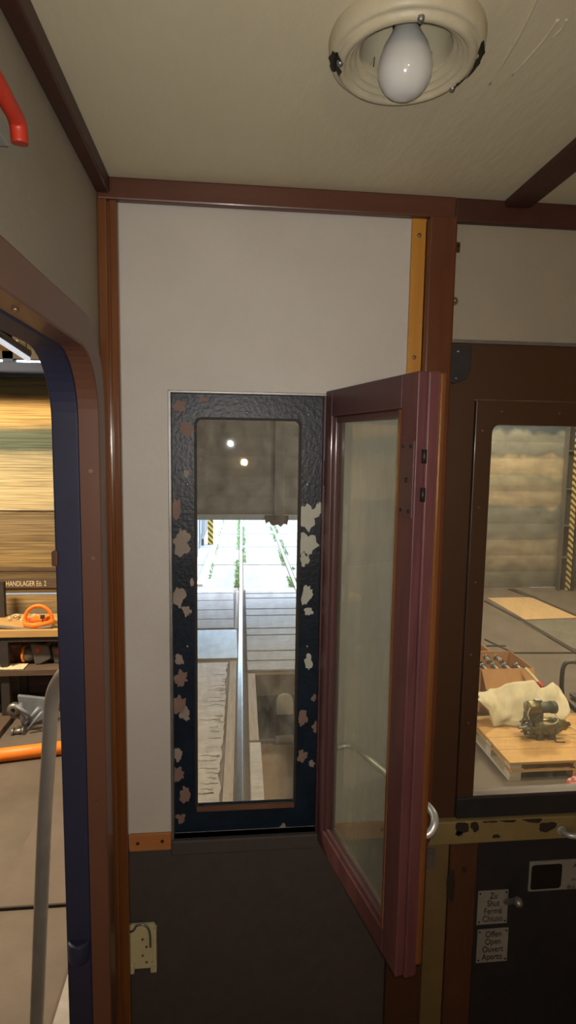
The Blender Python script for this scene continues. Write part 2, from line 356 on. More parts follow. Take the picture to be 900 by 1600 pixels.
# ---- front wall: grey-white upper panel with the narrow window opening
b = MB(); b.prism(rect(-.29, .43, 1.765, 3.10), 'Y', YF, YF+.055, holes=[rect(-.113, .190, 1.784, 2.702)])
structure(b, 'wall_front', M['panel'])
b = MB(); b.box(-.29, .486, YF+.006, YF+.055, .95, 1.765); structure(b, 'wall_front_lower', M['lower'])
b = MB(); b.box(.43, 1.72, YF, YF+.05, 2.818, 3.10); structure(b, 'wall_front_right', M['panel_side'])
# brown sheet around the right window
b = MB(); b.prism(rect(.43, 1.72, 1.796, 2.815), 'Y', YF+.004, YF+.05, holes=[rect(.494, 1.35, 1.80, 2.703)])
structure(b, 'wall_front_brown', M['brown'])
b = MB(); b.box(.43, .486, YF+.004, YF+.05, .95, 1.743); structure(b, 'wall_front_olive', M['olive'], bevel=.001)
b = MB(); b.box(.549, 1.72, YF+.008, YF+.05, .95, 1.743); structure(b, 'wall_front_black', M['black'])
# ---- side and back walls, floor, ceiling
def arch(y1, zt, r, y0=.30, z0=1.0, n=10):
    pts = [(y0, z0), (y1, z0), (y1, zt-r)]
    for i in range(1, n+1):
        a = .5*PI*i/n; pts.append((y1-r+r*math.cos(a), zt-r+r*math.sin(a)))
    for i in range(n+1):
        a = .5*PI + .5*PI*i/n; pts.append((y0+r+r*math.cos(a), zt-r+r*math.sin(a)))
    return pts
b = MB(); b.prism([(-1.7, .9), (1.205, .9), (1.205, 3.12), (-1.7, 3.12)], 'X', XL, -.288, holes=[arch(1.052, 2.785, .125, .262, 1.0)])
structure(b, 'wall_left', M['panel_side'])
b = MB(); b.box(1.70, 1.76, -1.7, 1.2, .9, 3.12); structure(b, 'wall_right', M['panel_side'])
b = MB(); b.box(-.29, 1.76, -1.76, -1.70, .9, 3.12); structure(b, 'wall_back', M['panel_side'])
b = MB(); b.box(-.24, 1.70, -1.7, YF, .94, 1.0); structure(b, 'floor', M['lower'])
LX, LY = .206, .728                         # axis of the ceiling lamp, recessed into the ceiling
b = MB(); b.prism([(-.29, -1.76), (1.76, -1.76), (1.76, 1.205), (-.29, 1.205)], 'Z', ZC, ZC+.05, holes=[[(LX+.060*math.cos(2*PI*i/36), LY+.060*math.sin(2*PI*i/36)) for i in range(36)]]); structure(b, 'ceiling', M['ceiling'])
b = MB(); b.box(-.29, 1.76, -1.76, 1.205, ZC+.08, ZC+.10); structure(b, 'ceiling_roof', M['black'])
for k, (p0, p1, w) in enumerate((((842, -10), (765, 132), .0022), ((872, 30), (800, 118), .0016), ((885, 30), (862, 60), .0014))):
    a, c = Zp(*p0, ZC), Zp(*p1, ZC); b = MB(); b.tube([a, a.lerp(c, .4)+Vector((.003, 0, 0)), c], [w]*6+[w*1.1]*4+[w*.5]*4, n=8); structure(b, 'ceiling_fold', M['ceiling'])
# ---- wooden battens
b = MB(); b.box(XL, .43, YF-.018, YF, 3.041, ZC); structure(b, 'trim_1', M['mahog_h'], bevel=.003)
b = MB(); b.box(.43, 1.70, YF-.016, YF, 3.036, ZC); structure(b, 'trim_2', M['mahog_y'], bevel=.003)
b = MB(); b.box(XL, -.216, -1.7, YF-.018, 3.050, ZC); structure(b, 'trim_3', M['mahog_y'], bevel=.003)
b = MB(); b.box(.526, .578, -1.7, YF-.016, ZC-.014, ZC); structure(b, 'trim_4', M['mahog_y'], bevel=.003)
# corner post: two members with a groove
b = MB(); b.box(XL, -.222, YF-.022, YF, 1.0, 3.041); b.box(-.2195, -.204, YF-.017, YF, 1.0, 3.041); b.box(-.225, -.210, YF-.012, YF, 1.0, 3.041)
structure(b, 'trim_5', M['varnish'], bevel=.003)
# honey strip and red-brown post right of the white panel
b = MB(); b.box(.348, .3755, YF-.008, YF, 1.762, 3.041); o = structure(b, 'trim_6', M['honey'], bevel=.0015)
screwheads([(.362, YF-.008, 3.01), (.361, YF-.008, 2.78), (.362, YF-.008, 2.3)], .0042, M['screw'], o)
b = MB(); b.box(.3765, .431, YF-.028, YF, 1.762, 3.041); structure(b, 'trim_7', M['mahog'], bevel=.004)
b = MB(); b.box(.349, .431, YF-.012, YF+.006, 1.0, 1.7615); structure(b, 'trim_19', M['brown'], bevel=.003)
# orange skirting strips under the white panel
for i, (x0, x1) in enumerate(((-.203, -.118), (.196, .348))):
    b = MB(); b.box(x0, x1, YF-.006, YF, 1.764, 1.801); o = structure(b, 'trim_%d' % (8+i), M['honey_low'], bevel=.001)
    screwheads([(x0+.017, YF-.006, 1.782), (x1-.018, YF-.006, 1.784)], .0036, M['darkmetal'], o)
# aluminium strip below the upper right panel
b = MB(); b.box(.432, 1.7, YF-.006, YF+.002, 2.811, 2.818); structure(b, 'trim_10', M['steel'], bevel=.001)
# pale metal edging and sill of the opening
b = MB(); b.box(-.118, -.112, YF-.004, YF+.02, 1.784, 2.706); b.box(-.118, .19, YF-.004, YF+.018, 2.701, 2.706)
structure(b, 'trim_11', M['steel'], bevel=.001)
b = MB(); b.box(-.118, .196, YF-.010, YF+.02, 1.752, 1.784); structure(b, 'trim_12', M['lower'], bevel=.003)
# right lower: ledge, brown post
b = MB(); b.box(.432, 1.7, YF-.012, YF+.03, 1.744, 1.797); led = structure(b, 'trim_13', M['olive_pale'], bevel=.003)
c = MB()
for i, (x, z, r, q) in enumerate(((.505, 1.783, .016, 1.0), (.500, 1.770, .008, .7), (.537, 1.783, .010, 1.6), (.61, 1.795, .02, .3), (.66, 1.794, .03, .25), (.70, 1.776, .03, .45), (.585, 1.758, .008, .6), (.565, 1.795, .02, .25))):
    pts = [(px, min(max(pz, 1.7455), 1.7955)) for px, pz in blob(x, z, r, 12, 40+i, q)]
    c.prism(pts, 'Y', YF-.0126, YF-.0121)
c.build('chipped_paint', M['chip'], led)
b = MB(); b.box(.487, .549, YF-.004, YF+.05, .95, 1.742); po = structure(b, 'trim_14', M['woodpost'], bevel=.002)
c = MB(); c.prism(blob(.490, 1.645, .009, 14, 61, 4.4), 'Y', YF-.0046, YF-.0041); c.prism(blob(.519, 1.676, .006, 10, 63, 1.3), 'Y', YF-.0046, YF-.0041)
c.build('chipped_paint', M['chip'], po)
b = MB(); b.box(.495, 1.7, YF-.004, YF+.02, 1.798, 1.846); structure(b, 'trim_15', M['black'], bevel=.003)

# ---- window_1: black peeling frame with a dirty pane
w1 = empty('window_1', (.038, 1.18, 1.79), kind='structure')
YB = 1.168
gx0, gx1, gz0, gz1 = Yp(308, 900, YB).x, Yp(464, 900, YB).x, Yp(380, 1256, YB).z, Yp(388, 657, YB).z
hole = rrect(gx0, gx1, gz0, gz1, .011, 6, (0, 0, 1, 1))
b = MB(); b.prism(rect(-.114, .191, 1.783, 2.703), 'Y', YB, YB+.012, holes=[hole]); fr = b.build('frame', M['blackp'], w1, bevel=.0015)
# bead round the pane
b = MB(); b.prism(rrect(gx0-.005, gx1+.005, gz0-.005, gz1+.005, .014, 6, (0, 0, 1, 1)), 'Y', YB-.002, YB+.004, holes=[hole]); b.build('glazing_bead', M['chip'], w1)
chips = {'primer': [], 'primer_p': [], 'flake': []}
for (u, v, r, q, k) in ((291, 672, 8, 1.0, 'primer_p'), (281, 634, 7, .8, 'primer_p'), (284, 845, 10, 1.6, 'primer'), (275, 792, 5, 2.4, 'primer_p'), (279, 935, 9, 1.3, 'primer'), (292, 955, 6, 1.2, 'primer'),
        (283, 1060, 8, 1.2, 'primer_p'), (279, 1100, 8, 1.5, 'primer_p'), (290, 1115, 6, 1.4, 'primer'), (281, 1030, 5, 1.3, 'primer'), (278, 1180, 5, 1.5, 'primer'), (289, 1240, 7, 1.5, 'primer_p'), (282, 1278, 6, 1.1, 'primer_p'), (278, 1210, 7, 1.2, 'primer_p'),
        (482, 807, 11, 1.3, 'flake'), (481, 852, 11, 1.4, 'flake'), (475, 874, 6, 1.2, 'flake'), (478, 929, 7, 1.4, 'flake'), (482, 955, 5, 1.1, 'flake'), (482, 1035, 6, 1.6, 'flake'), (472, 1122, 6, 1.8, 'primer_p'), (472, 1180, 6, 1.3, 'primer_p'), (487, 1193, 4, 1.2, 'primer'), (494, 1135, 5, 1.2, 'primer_p'),
        (318, 624, 5, .7, 'primer_p'), (442, 1292, 4, 1.5, 'primer'), (498, 795, 4, 2.0, 'flake'), (300, 910, 3, 1.3, 'primer'), (292, 740, 3, 1.5, 'primer'), (490, 1090, 3, 1.4, 'primer_p')):
    p = Yp(u, v, YB); chips[k].append((p.x, p.z, r/909*YB*1.3, q))
for k in chips:
    c = MB()
    for i, (x, z, r, q) in enumerate(chips[k]):
        pts = [(min(max(px, -.112), .189), pz) for px, pz in blob(x, z, r, 25, 900+i*7+len(k), q)]
        if x < gx0: pts = [(min(px, gx0-.006), pz) for px, pz in pts]
        elif x > gx1: pts = [(max(px, gx1+.006), pz) for px, pz in pts]
        e = .00004*i + (0, .0002, .0004)[list(chips).index(k)]*.1; c.prism(pts, 'Y', YB-.0006-e, YB-.0001)
    c.build('peeled_patch', M[k], w1)
screwheads([Yp(u, v, YB) for u, v in ((293, 757), (480, 757), (386, 645), (482, 648), (293, 1010), (480, 1010))], .003, M['steel'], w1)
b = MB(); b.prism(rrect(gx0-.004, gx1+.004, gz0-.004, gz1+.004, .011), 'Y', YB+.012, YB+.016); b.build('pane', M['pane_front'], w1)
b = MB(); b.box(gx0-.002, gx1+.002, YB-.0035, YB+.003, gz0-.012, gz0-.001); b.build('rusty_sill', M['rust'], w1, bevel=.001)

b = MB(); b.box(.1855, .1905, YF-.002, YB-.0002, 1.784, 2.702); b.build('hinge_seat', M['maroon'], w1)
# ---- window_2: brown frame, dusty pane
w2 = empty('window_2', (.9, 1.17, 1.80), kind='structure')
ho2 = rrect(.533, 1.30, 1.848, 2.652, .016, 6, (0, 0, 1, 1))
b = MB(); b.prism(rect(.4965, 1.348, 1.800, 2.7005), 'Y', YF-.001, YF+.03, holes=[ho2]); b.build('frame', M['brown'], w2, bevel=.0015)
screwheads([Yp(u, v, YF-.001) for u, v in ((784, 643), (874, 646), (748, 793), (743, 910), (736, 1023), (754, 673), (732, 1130))], .0026, M['screw'], w2)
b = MB(); b.prism(rrect(.531, 1.302, 1.846, 2.654, .016), 'Y', YF+.014, YF+.018); b.build('pane', M['pane_right'], w2)

# ---- door_1: doorway in the left wall, red-brown casing and navy outer frame
d1 = empty('door_1', (-.24, .66, 1.0), kind='structure')
b = MB(); b.prism(arch(1.066, 2.80, .13, .25, 1.0), 'X', -.219, XL, holes=[arch(1.016, 2.748, .105, .30, 1.004)]); b.build('casing', M['casing'], d1, bevel=.003)
b = MB(); b.prism(arch(1.050, 2.783, .123, .265, 1.0), 'X', -.2205, -.252, holes=[arch(1.0155, 2.7475, .105, .3005, 1.0045)]); b.build('jamb', M['casing'], d1)
b = MB(); b.prism(arch(1.062, 2.80, .125, .255, 1.0), 'X', -.2525, -.296, holes=[arch(1.0135, 2.745, .11, .3015, 1.006)]); b.build('outer_frame', M['navy'], d1, bevel=.003)
screwheads([Xp(u, v, -.219) for u, v in ()] + [], .003, M['screw'], d1, 'X')
for (u, v) in ((142, 736), (146, 872), (153, 1252)):
    p = Yp(u, v, 1.0155); b = MB(); b.cyl((p.x, 1.0165, p.z), (p.x, 1.0135, p.z), .0035, n=12); b.build('screw', M['screw'], d1)
p = Yp(43, 498, .78); b = MB(); b.cyl((-.236, .69, 2.749), (-.236, .69, 2.745), .004, n=12); b.build('screw', M['screw'], d1)
b = MB(); p = Yp(104, 1495, 1.0); b.cyl((-.274, 1.016, p.z-.02), (-.274, 1.016, p.z+.02), .020, n=20); b.build('latch_roller', M['navy'], d1, bevel=.004)
b = MB(); p = Yp(86, 872, 1.012); b.box(p.x-.004, p.x+.006, 1.004, 1.02, p.z-.013, p.z+.013); b.build('stop_block', M['casing'], d1, bevel=.002)

# ---- inner window casement, swung open into the cab
HX, HY = .187, 1.146                                  # hinge line on the room face
dv = Vector((.264-.187, .812-1.146, 0)); WC = dv.length; dv.normalize()
nv = Vector((-dv.y, dv.x, 0))                          # towards +X: room side of the sash
cz0, cz1 = 1.768, 2.710
cs = empty('casement_window', (HX, HY, cz0), 'maroon painted inner window sash swung open beside the black framed window', 'window')
def cpt(s, n, z): return Vector((HX, HY, 0)) + dv*s + nv*n + Vector((0, 0, z))
def cbox(s0, s1, n0, n1, z0, z1, name, m, parent=cs, bev=.002):
    b = MB(); r = bmesh.ops.create_cube(b.b, size=1)
    for v in r['verts']:
        v.co = cpt((s0+s1)/2 + v.co.x*(s1-s0), (n0+n1)/2 + v.co.y*(n1-n0), (z0+z1)/2 + v.co.z*(z1-z0))
    return b.build(name, m, parent, bevel=bev)
TH = .030
sw, rw = .046, .050
cbox(.002, sw-.014, 0, TH, cz0, cz1, 'stile', M['maroon'])
cbox(WC-sw, WC, 0, TH, cz0, cz1, 'stile', M['maroon_worn'])
cbox(sw-.014, WC-sw, 0, TH, cz1-rw, cz1, 'rail', M['maroon'])
cbox(sw-.014, WC-sw, 0, TH, cz0, cz0+.042, 'rail', M['maroon_worn'])
# rebated free edge: purple groove strip and varnished lip
cbox(WC, WC+.007, .013, TH+.004, cz0, cz1, 'edge_lip', M['maroon_worn'], bev=.0025)
cbox(WC-.010, WC+.010, TH+.0005, TH+.011, cz0+.02, cz1-.002, 'weather_strip', M['varnish'], bev=.003)
# glazing beads
for (s0, s1, z0, z1) in ((sw-.014, sw-.004, cz0+.042, cz1-rw), (WC-sw-.010, WC-sw, cz0+.0421, cz1-rw-.0001), (sw-.004, WC-sw-.010, cz1-rw-.012, cz1-rw), (sw-.004, WC-sw-.010, cz0+.042, cz0+.052)):
    cbox(s0, s1, .0005 if s0 > WC-sw-.011 else .005, .016, z0, z1, 'glazing_bead', M['maroon'] if s0 < .1 or s1 < WC-.05 else M['varnish'], bev=.003)
cbox(sw-.016, WC-sw+.002, .016, .019, cz0+.040, cz1-rw+.002, 'pane', M['pane_casement'], bev=0)
# lock plate on the free stile
lz0, lz1 = 2.500, 2.612
lp = cbox(WC-.040, WC-.002, -.002, .0005, lz0, lz1, 'lock_plate', M['maroon'], bev=.0008)
for (s, z, r) in ((WC-.032, lz0+.010, .003), (WC-.010, lz0+.010, .003), (WC-.032, lz1-.008, .003), (WC-.010, lz1-.008, .003), (WC-.020, lz0+.055, .0045)):
    b = MB(); b.cyl(cpt(s, -.001, z), cpt(s, -.0035, z), r, r*.8, n=12); b.build('screw', M['darkmetal'], lp)
for z in (2.590, 2.535):
    b = MB(); b.cyl(cpt(WC+.004, .012, z-.010), cpt(WC+.004, .012, z+.010), .0038, n=12); b.build('latch_bolt', M['darkmetal'], cs)
for z in (1.95, 2.55):
    b = MB(); b.cyl(cpt(-.001, .004, z-.025), cpt(-.001, .004, z+.025), .004, n=12); b.build('hinge', M['maroon'], cs)
b = MB(); gz = 1.985
b.tube([cpt(.030, TH, gz), cpt(.034, TH+.020, gz+.004), cpt(.055, TH+.032, gz+.006), cpt(.15, TH+.036, gz+.018), cpt(.25, TH+.038, gz+.030), cpt(WC-.03, TH+.040, gz+.036), cpt(WC-.006, TH+.034, gz+.030), cpt(WC-.002, TH+.022, gz+.016), cpt(WC-.008, TH+.010, gz+.012)], .0064, n=14)
b.build('grab_bar', M['alu'], cs)

# ---- ceiling lamp with an unlit opal bulb
lamp = empty('ceiling_lamp', (LX, LY, ZC), 'round flaking cream ceiling lamp with an unlit white bulb', 'lamp')
b = MB()
b.lathe([(.0905, 0), (.0915, -.004), (.0905, -.016), (.0885, -.021), (.0855, -.023), (.0825, -.022), (.0815, -.025), (.0790, -.029), (.0750, -.030), (.0715, -.028), (.0700, -.024), (.0680, -.025), (.0655, -.024), (.0640, -.019), (.0620, -.020), (.0595, -.018), (.0580, -.012), (.0560, -.013), (.0540, -.010), (.0525, -.002), (.0500, .008), (.0440, .020), (.034, .030), (.022, .035), (0, .036)], (LX, LY, ZC), n=72)
hs = b.build('housing', M['lampcream'], lamp)
def lampatch(a0, a1, prof, off=.0006):
    c = MB(); n = 10; rows = []
    for i, (r, h) in enumerate(prof):
        row = []
        for k in range(n+1):
            t = k/n; w = 1 if i in (0, len(prof)-1) else 0
            a = a0 + (a1-a0)*(t if not w else .5+(t-.5)*(.55+.3*math.sin(i*2.1+a0)))
            rr, hh = r + off*.7 + .0015*w*math.sin(t*9+a0), h - off
            row.append(c.b.verts.new((LX+rr*math.cos(a), LY+rr*math.sin(a), ZC+hh)))
        rows.append(row)
    for A, B in zip(rows, rows[1:]):
        for k in range(n): c.b.faces.new((A[k], A[k+1], B[k+1], B[k]))
    c.build('bare_patch', M['lampblack'], lamp)
LIP = [(.0895, -.0185), (.0885, -.021), (.0855, -.023), (.0825, -.022), (.0815, -.025)]
lampatch(math.radians(30), math.radians(68), LIP)
lampatch(math.radians(104), math.radians(118), LIP[:3])
lampatch(math.radians(160), math.radians(184), LIP+[(.0790, -.029), (.0760, -.0295)])
lampatch(math.radians(-30), math.radians(14), LIP[:4])
lampatch(math.radians(8), math.radians(24), [(.0825, -.022), (.0815, -.025), (.0790, -.029), (.0750, -.030)])
lampatch(math.radians(52), math.radians(78), [(.0535, -.004), (.0505, .006), (.0470, .014), (.043, .021)])
lampatch(math.radians(30), math.radians(44), [(.0535, -.004), (.0505, .006), (.048, .012)])
lampatch(math.radians(118), math.radians(130), [(.0535, -.004), (.0505, .006)])
for a in (25, 178, 265):
    a = math.radians(a); b = MB(); b.lathe([(0, -.0335), (.003, -.033), (.004, -.0305), (.004, -.028)], (LX+.078*math.cos(a), LY+.078*math.sin(a), ZC+.001), n=12); b.build('screw', M['steel'], lamp)
b = MB(); b.cyl((LX, LY, ZC+.035), (LX, LY, ZC+.016), .017, .0165, n=28); b.build('socket', M['lampblack'], lamp)
b = MB()
b.lathe([(r_, h_+.034) for r_, h_ in [(.0125, -.008), (.0130, -.014), (.0150, -.022), (.0200, -.031), (.0265, -.042), (.0305, -.054), (.0322, -.065), (.0312, -.075), (.0272, -.084), (.0212, -.091), (.0135, -.0955), (.006, -.0972), (0, -.0976)]], (LX, LY, ZC), n=40)
b.build('bulb', M['opal'], lamp)

# ---- things fixed to the cab walls
# cream iron holder with a hook on the dark panel
YL = YF+.006
p0, p1 = Yp(203, 1440, YL), Yp(248, 1512, YL)
br = empty('wall_holder', ((p0.x+p1.x)/2, YL, p1.z), 'small cream painted iron holder screwed on the dark panel below the window', 'holder')
x0, x1, z0, z1 = p0.x, p1.x, p1.z, p0.z
b = MB(); b.prism(rrect(x0, x1-.006, z0+.006, z1-.004, .005), 'Y', YL-.005, YL); bp_ = b.build('back_plate', M['creamiron'], br, bevel=.001)
b = MB(); b.box(x1-.009, x1-.002, YL-.018, YL, z0+.006, z1-.010, bev=.002); b.build('side_cheek', M['creamiron'], br)
for sx in (x0+.001, x1-.016):
    b = MB(); b.box(sx, sx+.008, YL-.012, YL, z0, z0+.022, bev=.002); b.build('foot', M['creamiron'], br)
screwheads([((x0+x1)/2+dx, YL-.005, z0+dz) for dx, dz in ((-.003, .074), (.005, .056), (-.003, .036), (.005, .020))], .0027, M['rust'], br)
b = MB(); b.tube([(x0+.002, YL-.010, z1-.016), (x0+.010, YL-.012, z1-.010), (x0+.016, YL-.013, z1), (x0+.028, YL-.014, z1+.003), (x0+.038, YL-.014, z1-.004), (x0+.043, YL-.014, z1-.018), (x0+.044, YL-.014, z1-.050)], .0022, n=10); b.build('hook', M['steel'], br)

def sign(u0, v0, u1, v1, body, label, name='sign_plate'):
    Y = YF+.008; a, c = Yp(u0, v0, Y), Yp(u1, v1, Y)
    t = empty(name, ((a.x+c.x)/2, Y, c.z), label, 'sign')
    b = MB(); b.prism(rect(a.x, c.x, c.z, a.z), 'Y', Y-.002, Y-.0003); b.build('plate', M['plate'], t)
    screwheads([(x, Y-.002, z) for x in (a.x+.005, c.x-.005) for z in (a.z-.006, c.z+.006)], .0022, M['ink'], t, h=.001)
    n = len(body)
    for i, w in enumerate(body):
        z = a.z - (a.z-c.z)*(i+.7)/(n+.4)
        text(w, ((a.x+c.x)/2+.001, Y-.0023, z), .0215, M['ink'], t, sx=.78)
sign(747, 1392, 791, 1441, ['Zu', 'Shut', 'Fermé', 'Chiuso'], 'upper small grey sign plate reading Zu Shut Fermé Chiuso')
sign(746, 1452, 791, 1500, ['Offen', 'Open', 'Ouvert', 'Aperto'], 'lower small grey sign plate reading Offen Open Ouvert Aperto')
# grey plate with a cut-out at the right edge
Yk = YF+.008
a, c = Yp(827, 1347, Yk), Yp(827, 1391, Yk); h0, h1 = Yp(830, 1350, Yk), Yp(876, 1388, Yk)
np_ = empty('cutout_plate', (a.x+.06, Yk, c.z), 'grey plate with a dark rectangular cut-out, high on the black panel', 'plate')
b = MB(); b.prism(rrect(a.x, a.x+.155, c.z-.001, a.z+.002, .003), 'Y', Yk-.003, Yk-.0003, holes=[rrect(h0.x, h1.x-.001, h1.z+.002, h0.z-.001, .008)]); b.build('plate', M['plate'], np_)
b = MB(); b.prism(rect(h0.x-.002, h1.x+.001, h1.z, h0.z+.001), 'Y', Yk-.0012, Yk-.0004); b.build('recess', M['darkmetal'], np_)
for u, v, tx, sz in ((897, 1351, 'A', .014), (895, 1372, 'm', .012), (891, 1384, 'Brü', .013)):
    p = Yp(u, v, Yk); text(tx, (p.x, Yk-.0033, p.z), sz, M['ink'], np_)
# small lever knob beside the upper sign
p = Yp(795, 1409, Yk); q = Yp(812, 1409, 1.10)
lv = empty('lever', (p.x, Yk, p.z), 'small grey lever knob sticking out of the black panel beside the upper sign', 'lever')
b = MB(); b.tube([(p.x-.008, Yk-.001, p.z+.001), Vector((p.x-.004, Yk-.001, p.z)).lerp(Vector((q.x-.004, 1.105, q.z)), .5), (q.x-.004, 1.105, q.z)], .006, n=12); b.build('shank', M['steel'], lv)
b = MB(); b.lathe([(0, -.013), (.006, -.011), (.0095, -.005), (.0105, .001), (.009, .007), (.005, .011), (0, .012)], (q.x-.004, 1.10, q.z), 'Y', 20); b.build('knob', M['steel'], lv)
# grab handle on the ledge at right edge
p = Yp(876, 1293, YF-.012)
gh = empty('grab_handle', (p.x, YF-.012, p.z), 'short bent aluminium handle on the chipped ledge at the right edge', 'handle')
b = MB(); b.tube([(p.x, YF-.012, p.z-.004), (p.x-.001, YF-.03, p.z-.001), (p.x+.005, YF-.042, p.z+.002), (p.x+.03, YF-.046, p.z+.003), (p.x+.12, YF-.046, p.z+.002), (p.x+.15, YF-.04, p.z), (p.x+.156, YF-.012, p.z-.003)], .0062, n=14); b.build('bar', M['alu'], gh)
b = MB(); b.cyl((p.x, YF-.0125, p.z-.004), (p.x, YF-.017, p.z-.004), .010, n=18); b.build('base_ring', M['alu'], gh)
p, q = Yp(664, 1325, YF+.004), Yp(679, 1356, YF+.004)
t = empty('blanking_plate', (p.x, YF+.004, q.z), 'small blank grey plate on the olive panel just under the ledge', 'plate')
b = MB(); b.prism(rrect(p.x, q.x, q.z, p.z, .003), 'Y', YF+.002, YF+.0038); b.build('plate', M['steel'], t)
screwheads([((p.x+q.x)/2, YF+.002, p.z-.006), ((p.x+q.x)/2, YF+.002, q.z+.006)], .002, M['screw'], t, h=.001)
# black bracket and small fittings beside the post
p0, p1 = Yp(699, 541, YF), Yp(733, 600, YF)
bk = empty('post_bracket', (p0.x+.02, YF, p1.z), 'black sheet bracket with a pointed lower end high beside the wooden post', 'bracket')
b = MB(); b.prism([(.4315, p0.z), (p1.x, p0.z), (p1.x+.0005, p1.z+.026), (p1.x-.010, p1.z+.008), (.448, p1.z), (.440, p1.z+.002), (.4315, p1.z+.013)], 'Y', YF-.004, YF+.0035); b.build('plate', M['black'], bk, bevel=.001)
screwheads([(.452, YF-.004, p0.z-.010), (.450, YF-.004, p1.z+.010)], .003, M['steel'], bk)
p = Yp(713, 387, YF)
t = empty('lock_strike', (p.x, YF, p.z), 'small dark metal catch at the top of the wooden post', 'catch')
b = MB(); b.box(p.x-.006, p.x+.006, YF-.006, YF, p.z-.010, p.z+.009, bev=.002); b.build('body', M['mahog_y'], t)
b = MB(); b.cyl((p.x+.001, YF-.006, p.z+.002), (p.x+.001, YF-.008, p.z+.002), .0025, n=12); b.build('pin', M['darkmetal'], t)
p = Yp(709, 471, YF)
t = empty('button_stud', (p.x, YF, p.z), 'small round brass stud on grey panel beside the wooden post', 'stud')
b = MB(); b.lathe([(.0075, 0), (.0078, -.003), (.006, -.005), (.004, -.004), (.0035, -.004)], (p.x, YF, p.z), 'Y', 20); b.build('rim', M['brass'], t)
b = MB(); b.lathe([(.0035, -.001), (.0035, -.006), (.002, -.008), (0, -.0085)], (p.x, YF, p.z), 'Y', 16); b.build('core', M['steel'], t)
# red emergency lever with its box, high on the left wall
XA = XL
def LP(u, v): q = Xp(u, v, XA+.02); return q
em = empty('emergency_handle', (XL, .55, 2.93), 'red emergency lever with a grey box high on the left wall', 'handle')
a, c, e = LP(-14, 105), LP(14, 170), LP(33, 222)
b = MB(); b.tube([LP(-60, 40), LP(-14, 112), LP(12, 160), LP(27, 190), LP(31, 224)], .0085, n=14); b.build('lever', M['red'], em)
p = LP(8, 208); b = MB(); b.box(XA, XA+.022, p.y-.05, p.y+.006, p.z-.010, p.z+.008, bev=.002); b.build('housing', M['plate'], em)
for (u, v) in ((10, 265), (6, 288)):
    p = LP(u, v); b = MB(); b.cyl((XA, p.y, p.z), (XA+.008, p.y, p.z), .006, n=16); b.build('bolt', M['alu'], em, bevel=.001)
# outside entrance handrail
hr = empty('entrance_handrail', (-.40, 1.18, 1.0), 'grey bent tube handrail outside the open doorway on the left', 'handrail')
b = MB(); Yh = 1.2
pts = [Yp(70, 1275, Yh), Yp(76, 1180, Yh), Yp(79, 1120, Yh), Yp(83, 1085, Yh-.01), Yp(92, 1064, Yh-.03), Yp(104, 1050, Yh-.06), Yp(120, 1042, Yh-.09)]
b.tube([Yp(42, 1960, Yh), Yp(48, 1760, Yh), Yp(57, 1600, Yh), Yp(64, 1420, Yh)]+pts, .0148, n=18); b.build('tube', M['galv'], hr)
p = pts[-1]; b = MB(); b.cyl((p.x-.002, p.y, p.z), (-.29, p.y+.003, p.z), .02, .022, n=20); b.build('flange', M['galv'], hr)
p = Yp(42, 1960, Yh); b = MB(); b.box(p.x-.04, -.288, p.y-.03, p.y+.03, p.z-.02, p.z); b.build('foot_step', M['galv'], hr)
# added unseen bulb: gives the yellow pane reflection and fills the cab
rl = empty('rear_fill_bulb', (.10, -1.70, 2.495), 'added warm bulb on the unseen rear wall, for pane reflection and cab fill', 'lamp')
b = MB(); b.cyl((.10, -1.70, 2.495), (.10, -1.66, 2.495), .03, .018, n=24); b.build('socket', M['lampcream'], rl)
b = MB(); b.lathe([(.008, 0), (.010, .008), (.016, .02), (.018, .028), (.014, .038), (.007, .044), (0, .045)], (.10, -1.66, 2.495), 'Y', 24); b.build('bulb', M['bulbglow'], rl)

# ================================================================== THE SHED
YG = 10.42                                   # line of the gates
pit = (.262, 1.17, .9, 6.43)                # x0, x1, y0, y1
b = MB(); b.prism(rect(-6, 10, -9, YG), 'Z', -.25, 0, holes=[rect(pit[0], pit[1], pit[2], pit[3])]); structure(b, 'shed_floor', M['concrete'])
b = MB(); PZ = -.80
b.box(pit[0]-.1, pit[1]+.1, pit[2], pit[3]+.05, PZ-.1, PZ); structure(b, 'pit_floor', M['pitfloor'])
b = MB(); b.box(pit[0]-.02, pit[1]+.02, pit[3]+.001, pit[3]+.06, PZ, -.012); structure(b, 'pit_wall_end', M['pitwall'])
b = MB(); b.box(pit[0]-.06, pit[0], pit[2], pit[3], PZ, -.26); b.box(pit[1], pit[1]+.06, pit[2], pit[3], PZ, -.26); structure(b, 'pit_wall_side', M['pitwall'])
# arched niche and pipe on the end wall of the pit
ni = empty('pit_niche', (.62, pit[3], -.5), 'pale arched niche plate on the end wall of the inspection pit', 'niche')
p0, p1 = Yp(431, 1110, pit[3]), Yp(458, 1082, pit[3]); rr = (p1.x-p0.x)/2; cx = (p0.x+p1.x)/2
pz = p1.z - rr; ztop = pz
outl = [(cx-rr, p0.z-.03)] + [(cx-rr*math.cos(PI*i/12), ztop+rr*math.sin(PI*i/12)) for i in range(13)] + [(cx+rr, p0.z-.03)]
b = MB(); b.prism(outl, 'Y', pit[3]-.05, pit[3]); b.build('arch', M['niche'], ni, bevel=.01)
b = MB(); b.prism([(cx-rr, p0.z-.10), (cx+rr, p0.z-.10), (cx+rr, p0.z-.03), (cx-rr, p0.z-.03)], 'Y', pit[3]-.03, pit[3]); b.build('block', M['pitwall'], ni)
p0 = Yp(404, 1160, pit[3]-.06); p1 = Yp(430, 1158, pit[3]-.06); zp = Yp(440, 1156, pit[3]-.06).z
pp = empty('pit_pipe', (p0.x, pit[3]-.06, zp), 'brown pipe with a thick sleeve along the end wall of the pit', 'pipe')
